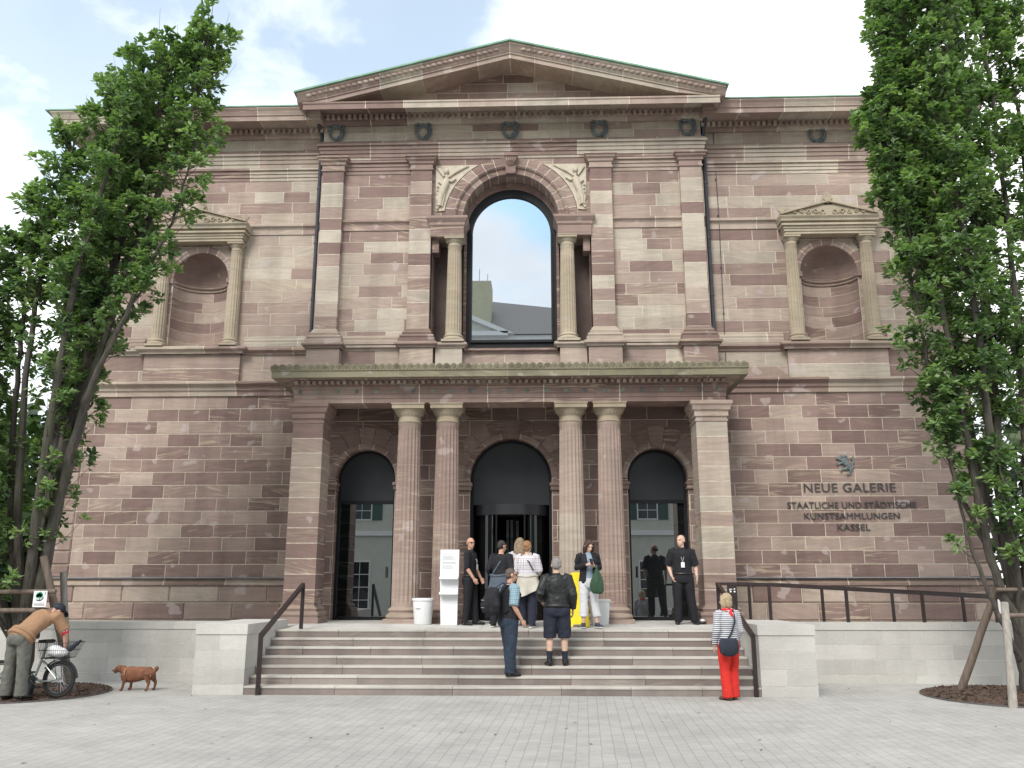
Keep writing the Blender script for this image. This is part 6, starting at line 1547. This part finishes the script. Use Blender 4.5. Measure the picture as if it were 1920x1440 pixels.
# 9 woman in red trousers
f = Fig('woman in red trousers and striped top standing at the foot of the stairs', (3.68, 14.42, .0), 202, 1.64, 1.02, female=True, head_yaw=26, skin='skin_pale',
        arms={+1: [(.235, .02, 1.13), (.225, -.07, .89)], -1: [(-.235, .02, 1.13), (-.20, -.12, .93)]}, legs={+1: [(.095, 0, .88), (.09, -.01, .48), (.075, .02, .085)], -1: [(-.095, 0, .88), (-.09, -.03, .48), (-.08, -.03, .085)]})
f.body(); f.trousers(M['red_cloth'], .018, cuff=.045, flare=.022); f.top(M['stripes'], .014, .97, -.07, .008); f.shoes(M['shoe_brown']); f.hair(M['hair_blond'], 'bob')
mb = MB(); mb.tube([f.nb + V((.085 * cos(t), .01 + .075 * sin(t), .02 + .012 * sin(3 * t))) for t in lin(0, 2 * pi, 16)], .024, 8, cap=False); mb.tube([f.nb + V((.0, .085, .01)), f.nb + V((-.02, .12, -.05)), f.nb + V((-.03, .125, -.10))], [.03, .035, .012], 8); mb.build('scarf', M['red_dots'], f.t)
f.strap([f.nb + V((-.10, .03, .01)), f.nb + V((-.075, .10, -.06)), f.sp[2] + V((-.05, .155, -.02)), f.sp[1] + V((.03, .155, .0)), f.sp[0] + V((.12, .16, .08))], M['bag_navy'], .018)
R_ = Matrix.Rotation(radians(202), 3, 'Z'); k_ = 1.64 / 1.75
c = V((3.68, 14.42, 0)) + R_ @ (V((.13, .20, .88)) * k_)
hb = MB(); hb.M = Matrix.Translation(c) @ Matrix.Rotation(radians(202 - 14), 4, 'Z')
hb.tube([(0, 0, .12), (0, .01, .10), (0, .015, .0), (0, .01, -.10), (0, 0, -.14)], [(.13, .03), (.15, .05), (.17, .06), (.145, .055), (.07, .03)], 20, side=(1, 0, 0)); hb.build('shoulder_bag', M['bag_navy'], label='navy shoulder bag on the hip of the woman in red trousers', cat='bag')

# 10 man bending over the bicycle
hd = 164
f = Fig('man in grey trousers, tan shirt and dark cap bending over the bicycle at left', (-7.52, 13.86, .045), hd, 1.76, 1.02, head_yaw=-30, head_pitch=42,
        spine=[(0, .06, .92), (-.03, -.09, 1.07), (-.08, -.23, 1.19), (-.13, -.34, 1.25)],
        arms={+1: [(.30, -.28, .98), (.54, -.40, .82)], -1: [(-.38, -.44, .99), (-.36, -.50, .74)]},
        legs={+1: [(.10, .05, .88), (.13, .06, .47), (.15, .06, .085)], -1: [(-.10, .05, .88), (-.12, .06, .47), (-.13, .04, .085)]}, shoulder=.19)
f.hc = f.nb + V((-.05, -.10, .05)); f.body()
f.trousers(M['grey_trouser'], .024, flare=.018, folds=.014, top=.10); f.top(M['tan_cloth'], .030, .45, -.02, .010); f.belt(M['tan_cloth'], .040, .30, .035, 'shirt_hem'); f.belt(M['tan_cloth'], .045, .0, .035, 'shirt_hem'); f.shoes(M['shoe'])
cp = MB(); cp.ball(f.H(0, .015, .05), (.092, .108, .085), 16, 10, R=f.hr); cp.tube([f.H(0, -.07, .055), f.H(0, -.13, .045), f.H(0, -.17, .03)], [(.07, .012), (.075, .01), (.04, .008)], 12, side=(1, 0, 0)); fuse(cp, 'cap', M['bag_navy'], f.t, .009, 2)
sl = MB(); a = f.arm[-1]; sl.tube([a[0].lerp(a[1], .45), a[0].lerp(a[1], .75), a[1].lerp(a[2], .15)], [.070, .078, .062], 12); fuse(sl, 'sleeve_cloth', M['red_dots'], f.t, .010, 2, .01, 12., 2, label='red cloth with white dots round his right arm')

# ---------------------------------------------------------------- bicycle
bk = thing('bicycle', (-7.52, 14.16, .04), 'small-wheeled bicycle with wire basket leaning near the left tree stakes', 'bicycle', rotz=radians(-6))
M['tyre'] = simple('tyre_rubber', (.018, .018, .018), .8, .2, 12); M['bike'] = simple('silver_green_bike_paint', (.36, .42, .40), .35, .1, 5, metal=.5); M['chrome'] = simple('chromed_steel', (.55, .56, .58), .25, .08, 6, metal=.9); M['wire'] = simple('dark_wire', (.05, .055, .06), .45, .1, 6, metal=.5)
WR = .255
for nm, x in (('wheel', .52), ('wheel', -.52)):
    m_ = MB(); m_.tube([(x + WR * cos(t), 0, WR + .02 + WR * sin(t)) for t in lin(0, 2 * pi, 40)], .026, 10, cap=False); wl = m_.build(nm, M['tyre'], bk)
    m_ = MB(); m_.tube([(x + (WR - .04) * cos(t), 0, WR + .02 + (WR - .04) * sin(t)) for t in lin(0, 2 * pi, 36)], .012, 8, cap=False); m_.build('rim', M['wire'], wl)
    m_ = MB()
    for k in range(24): t = 2 * pi * k / 24; m_.tube([(x + .02 * cos(t + .4), .02 * (1 if k % 2 else -1), WR + .02 + .02 * sin(t + .4)), (x + (WR - .045) * cos(t), 0, WR + .02 + (WR - .045) * sin(t))], .0022, 4)
    m_.tube([(x, -.05, WR + .02), (x, .05, WR + .02)], .022, 10); m_.build('spokes', M['chrome'], wl)
m_ = MB(); bb = (.08, 0, .26); seat_t = (.20, 0, .62); head_b = (-.36, 0, .46); head_t = (-.39, 0, .80); ax = (.52, 0, WR + .02)
m_.tube([head_b, (-.15, 0, .36), bb], .026, 10); m_.tube([bb, seat_t, (.235, 0, .82)], .020, 10); m_.tube([head_b, head_t], .022, 10)
for d in (-1, 1):
    m_.tube([(bb[0], d * .03, bb[2]), (.3, d * .05, .24), (ax[0], d * .06, ax[2])], .013, 8); m_.tube([(seat_t[0], d * .02, .55), (ax[0], d * .06, ax[2])], .010, 8)
    m_.tube([head_b, (-.43, d * .05, .42), (-.52, d * .05, WR + .02)], .013, 8)
m_.build('frame', M['bike'], bk)
m_ = MB(); m_.tube([head_t, (-.40, 0, 1.0)], .016, 8); m_.tube([(-.30, -.29, 1.03), (-.38, -.16, 1.02), (-.40, 0, 1.0), (-.38, .16, 1.02), (-.30, .29, 1.03)], .013, 8); m_.build('handlebar', M['chrome'], bk)
m_ = MB(); m_.tube([(.10, 0, .85), (.20, 0, .85), (.32, 0, .855)], [(.03, .02), (.06, .03), (.10, .03)], 14, side=(0, 1, 0)); m_.build('saddle', M['tyre'], bk)
m_ = MB(); m_.tube([(bb[0], -.07, bb[2]), (bb[0], .07, bb[2])], .03, 10); m_.lathe((0, 0, 0), [(.075, -.004), (.08, 0), (.075, .004)], 24); m_.v[-72:] = [(bb[0] + a, -.06 + c_, bb[2] + b_) for a, b_, c_ in m_.v[-72:]]
m_.tube([(bb[0], -.08, bb[2]), (bb[0] + .12, -.085, bb[2] - .10)], .010, 8); m_.tube([(bb[0], .08, bb[2]), (bb[0] - .12, .085, bb[2] + .10)], .010, 8); m_.box(bb[0] + .08, bb[0] + .16, -.16, -.08, bb[2] - .115, bb[2] - .09); m_.box(bb[0] - .16, bb[0] - .08, .08, .16, bb[2] + .09, bb[2] + .115); m_.build('crank', M['wire'], bk)
m_ = MB(); m_.tube([(.52 + (WR + .045) * cos(t), 0, WR + .02 + (WR + .045) * sin(t)) for t in lin(.05, 2.6, 20)], [(.035, .006)] * 21, 8, side=(0, 1, 0)); m_.build('mudguard', M['wire'], bk)
m_ = MB(); bx0, bx1, by_, bz0, bz1 = .26, .66, .16, .60, .84                   # wire basket behind the saddle
for z, e in ((bz0, .0), (bz0 + .12, .03), (bz1, .06)): m_.tube([(bx0 - e, -by_ - e, z), (bx1 + e * 1.6, -by_ - e, z), (bx1 + e * 1.6, by_ + e, z), (bx0 - e, by_ + e, z), (bx0 - e, -by_ - e, z)], .0045, 5)
for q in lin(0, 1, 14):
    x0_, x1_ = bx0 + (bx1 - bx0) * q, bx0 - .06 + (bx1 + .156 - bx0) * q
    for d in (-1, 1): m_.tube([(x0_, d * by_, bz0), (x1_, d * (by_ + .06), bz1)], .0028, 4)
    m_.tube([(x0_, -by_, bz0), (x0_, by_, bz0)], .0028, 4)
for q in lin(-1, 1, 10):
    m_.tube([(bx0, q * by_, bz0), (bx0 - .06, q * (by_ + .06), bz1)], .0028, 4); m_.tube([(bx1, q * by_, bz0), (bx1 + .096, q * (by_ + .06), bz1)], .0028, 4)
for d in (-1, 1): m_.tube([(.45, d * .08, .59), (.52, d * .07, WR + .03)], .007, 6)
m_.tube([(.24, 0, .58), (.30, 0, .59), (.62, 0, .59)], .012, 6)
m_.build('basket', M['wire'], bk)
bs = MB(); bs.ball((.44, 0, .68), (.17, .13, .075), 16, 8); bs.ball((.36, .02, .73), (.12, .10, .06), 14, 8)
Mb = Matrix.Translation((-7.52, 14.16, .04)) @ Matrix.Rotation(radians(-6), 4, 'Z')
bs.v = [tuple(Mb @ V(p)) for p in bs.v]
o = fuse(bs, 'parcel', M['white_plastic'], None, .012, 3, .016, 10., 3); tag(o, 'white plastic bag stuffed in the wire basket of the bicycle', 'bag')
um = MB(); um.v = []; um.tube([Mb @ V((.42, .08, .64)), Mb @ V((.60, .10, .74)), Mb @ V((.76, .10, .86))], [.03, .045, .02], 10); um.build('umbrella', M['bag_navy'], label='folded dark umbrella sticking out of the bicycle basket', cat='umbrella')
# ---------------------------------------------------------------- dog, facing left
M['fur'] = simple('red_brown_fur', (.175, .072, .038), .8, .35, 9, bmp=.35, bscale=70); M['fur_pale'] = simple('pale_fur', (.40, .27, .16), .85, .2, 12); M['nose'] = simple('dark_nose', (.02, .015, .015), .4, .1)
dg = thing('dog', (-6.33, 15.38, 0), 'short-legged red-brown dog standing on the paving before the left ramp wall', 'dog', rotz=radians(-3))
m_ = MB()
m_.tube([(-.25, 0, .30), (-.20, 0, .275), (-.10, 0, .265), (.02, 0, .272), (.14, 0, .285), (.24, 0, .29), (.29, 0, .29)], [(.05, .08), (.09, .128), (.10, .138), (.095, .125), (.09, .112), (.085, .105), (.04, .05)], 18, side=(0, 1, 0))
m_.tube([(-.20, 0, .31), (-.27, 0, .35), (-.315, 0, .37)], [.082, .07, .058], 14)
m_.ball((-.335, 0, .365), (.062, .055, .055), 14, 10); m_.tube([(-.36, 0, .352), (-.41, 0, .328), (-.435, 0, .322)], [.040, .028, .022], 12); m_.tube([(-.36, 0, .325), (-.405, 0, .292), (-.415, 0, .288)], [.03, .018, .012], 10)
for d, dx in ((-1, 0.0), (1, .075)):
    y = d * .065
    m_.tube([(-.185, y, .27), (-.185 + dx, y, .17), (-.20 + dx, y, .09), (-.212 + dx * 1.1, y, .03)], [.052, .032, .023, .022], 10); m_.ball((-.228 + dx * 1.1, y, .020), (.036, .024, .020), 10, 6)
    m_.tube([(.235, y, .29), (.225 + dx * .6, y, .20), (.255 + dx * .8, y, .13), (.235 + dx * .9, y, .03)], [.068, .048, .026, .022], 10); m_.ball((.222 + dx * .9, y, .020), (.034, .024, .020), 10, 6)
m_.tube([(.28, 0, .315), (.325, 0, .335), (.345, 0, .375), (.335, 0, .405)], [.028, .034, .042, .022], 10)
m_.ball((.23, 0, .27), (.10, .095, .105), 14, 10); m_.ball((-.19, 0, .255), (.095, .09, .125), 14, 10)
fuse(m_, 'body', M['fur'], dg, .0085, 6, .004, 18., 1)
for d in (-1, 1):
    m_ = MB(); m_.tube([(-.315, d * .045, .405), (-.30, d * .064, .385), (-.292, d * .066, .34), (-.298, d * .06, .315)], [(.014, .012), (.034, .012), (.036, .012), (.012, .008)], 10, side=(1, 0, 0)); m_.build('ear', M['fur'], dg)
m_ = MB(); m_.ball((-.440, 0, .330), (.015, .016, .013), 10, 7); m_.build('nose', M['nose'], dg)
m_ = MB(); [m_.ball((-.372, d * .040, .378), .009, 8, 6) for d in (-1, 1)]; m_.build('eyes', M['nose'], dg)
m_ = MB(); m_.tube([(-.165, -.098, .37), (-.172, -.112, .32), (-.168, -.112, .28)], [.008, .014, .006], 8); m_.tube([(.27, -.075, .29), (.285, -.08, .26), (.275, -.085, .235)], [.008, .016, .006], 8); m_.build('pale_patch', M['fur_pale'], dg)
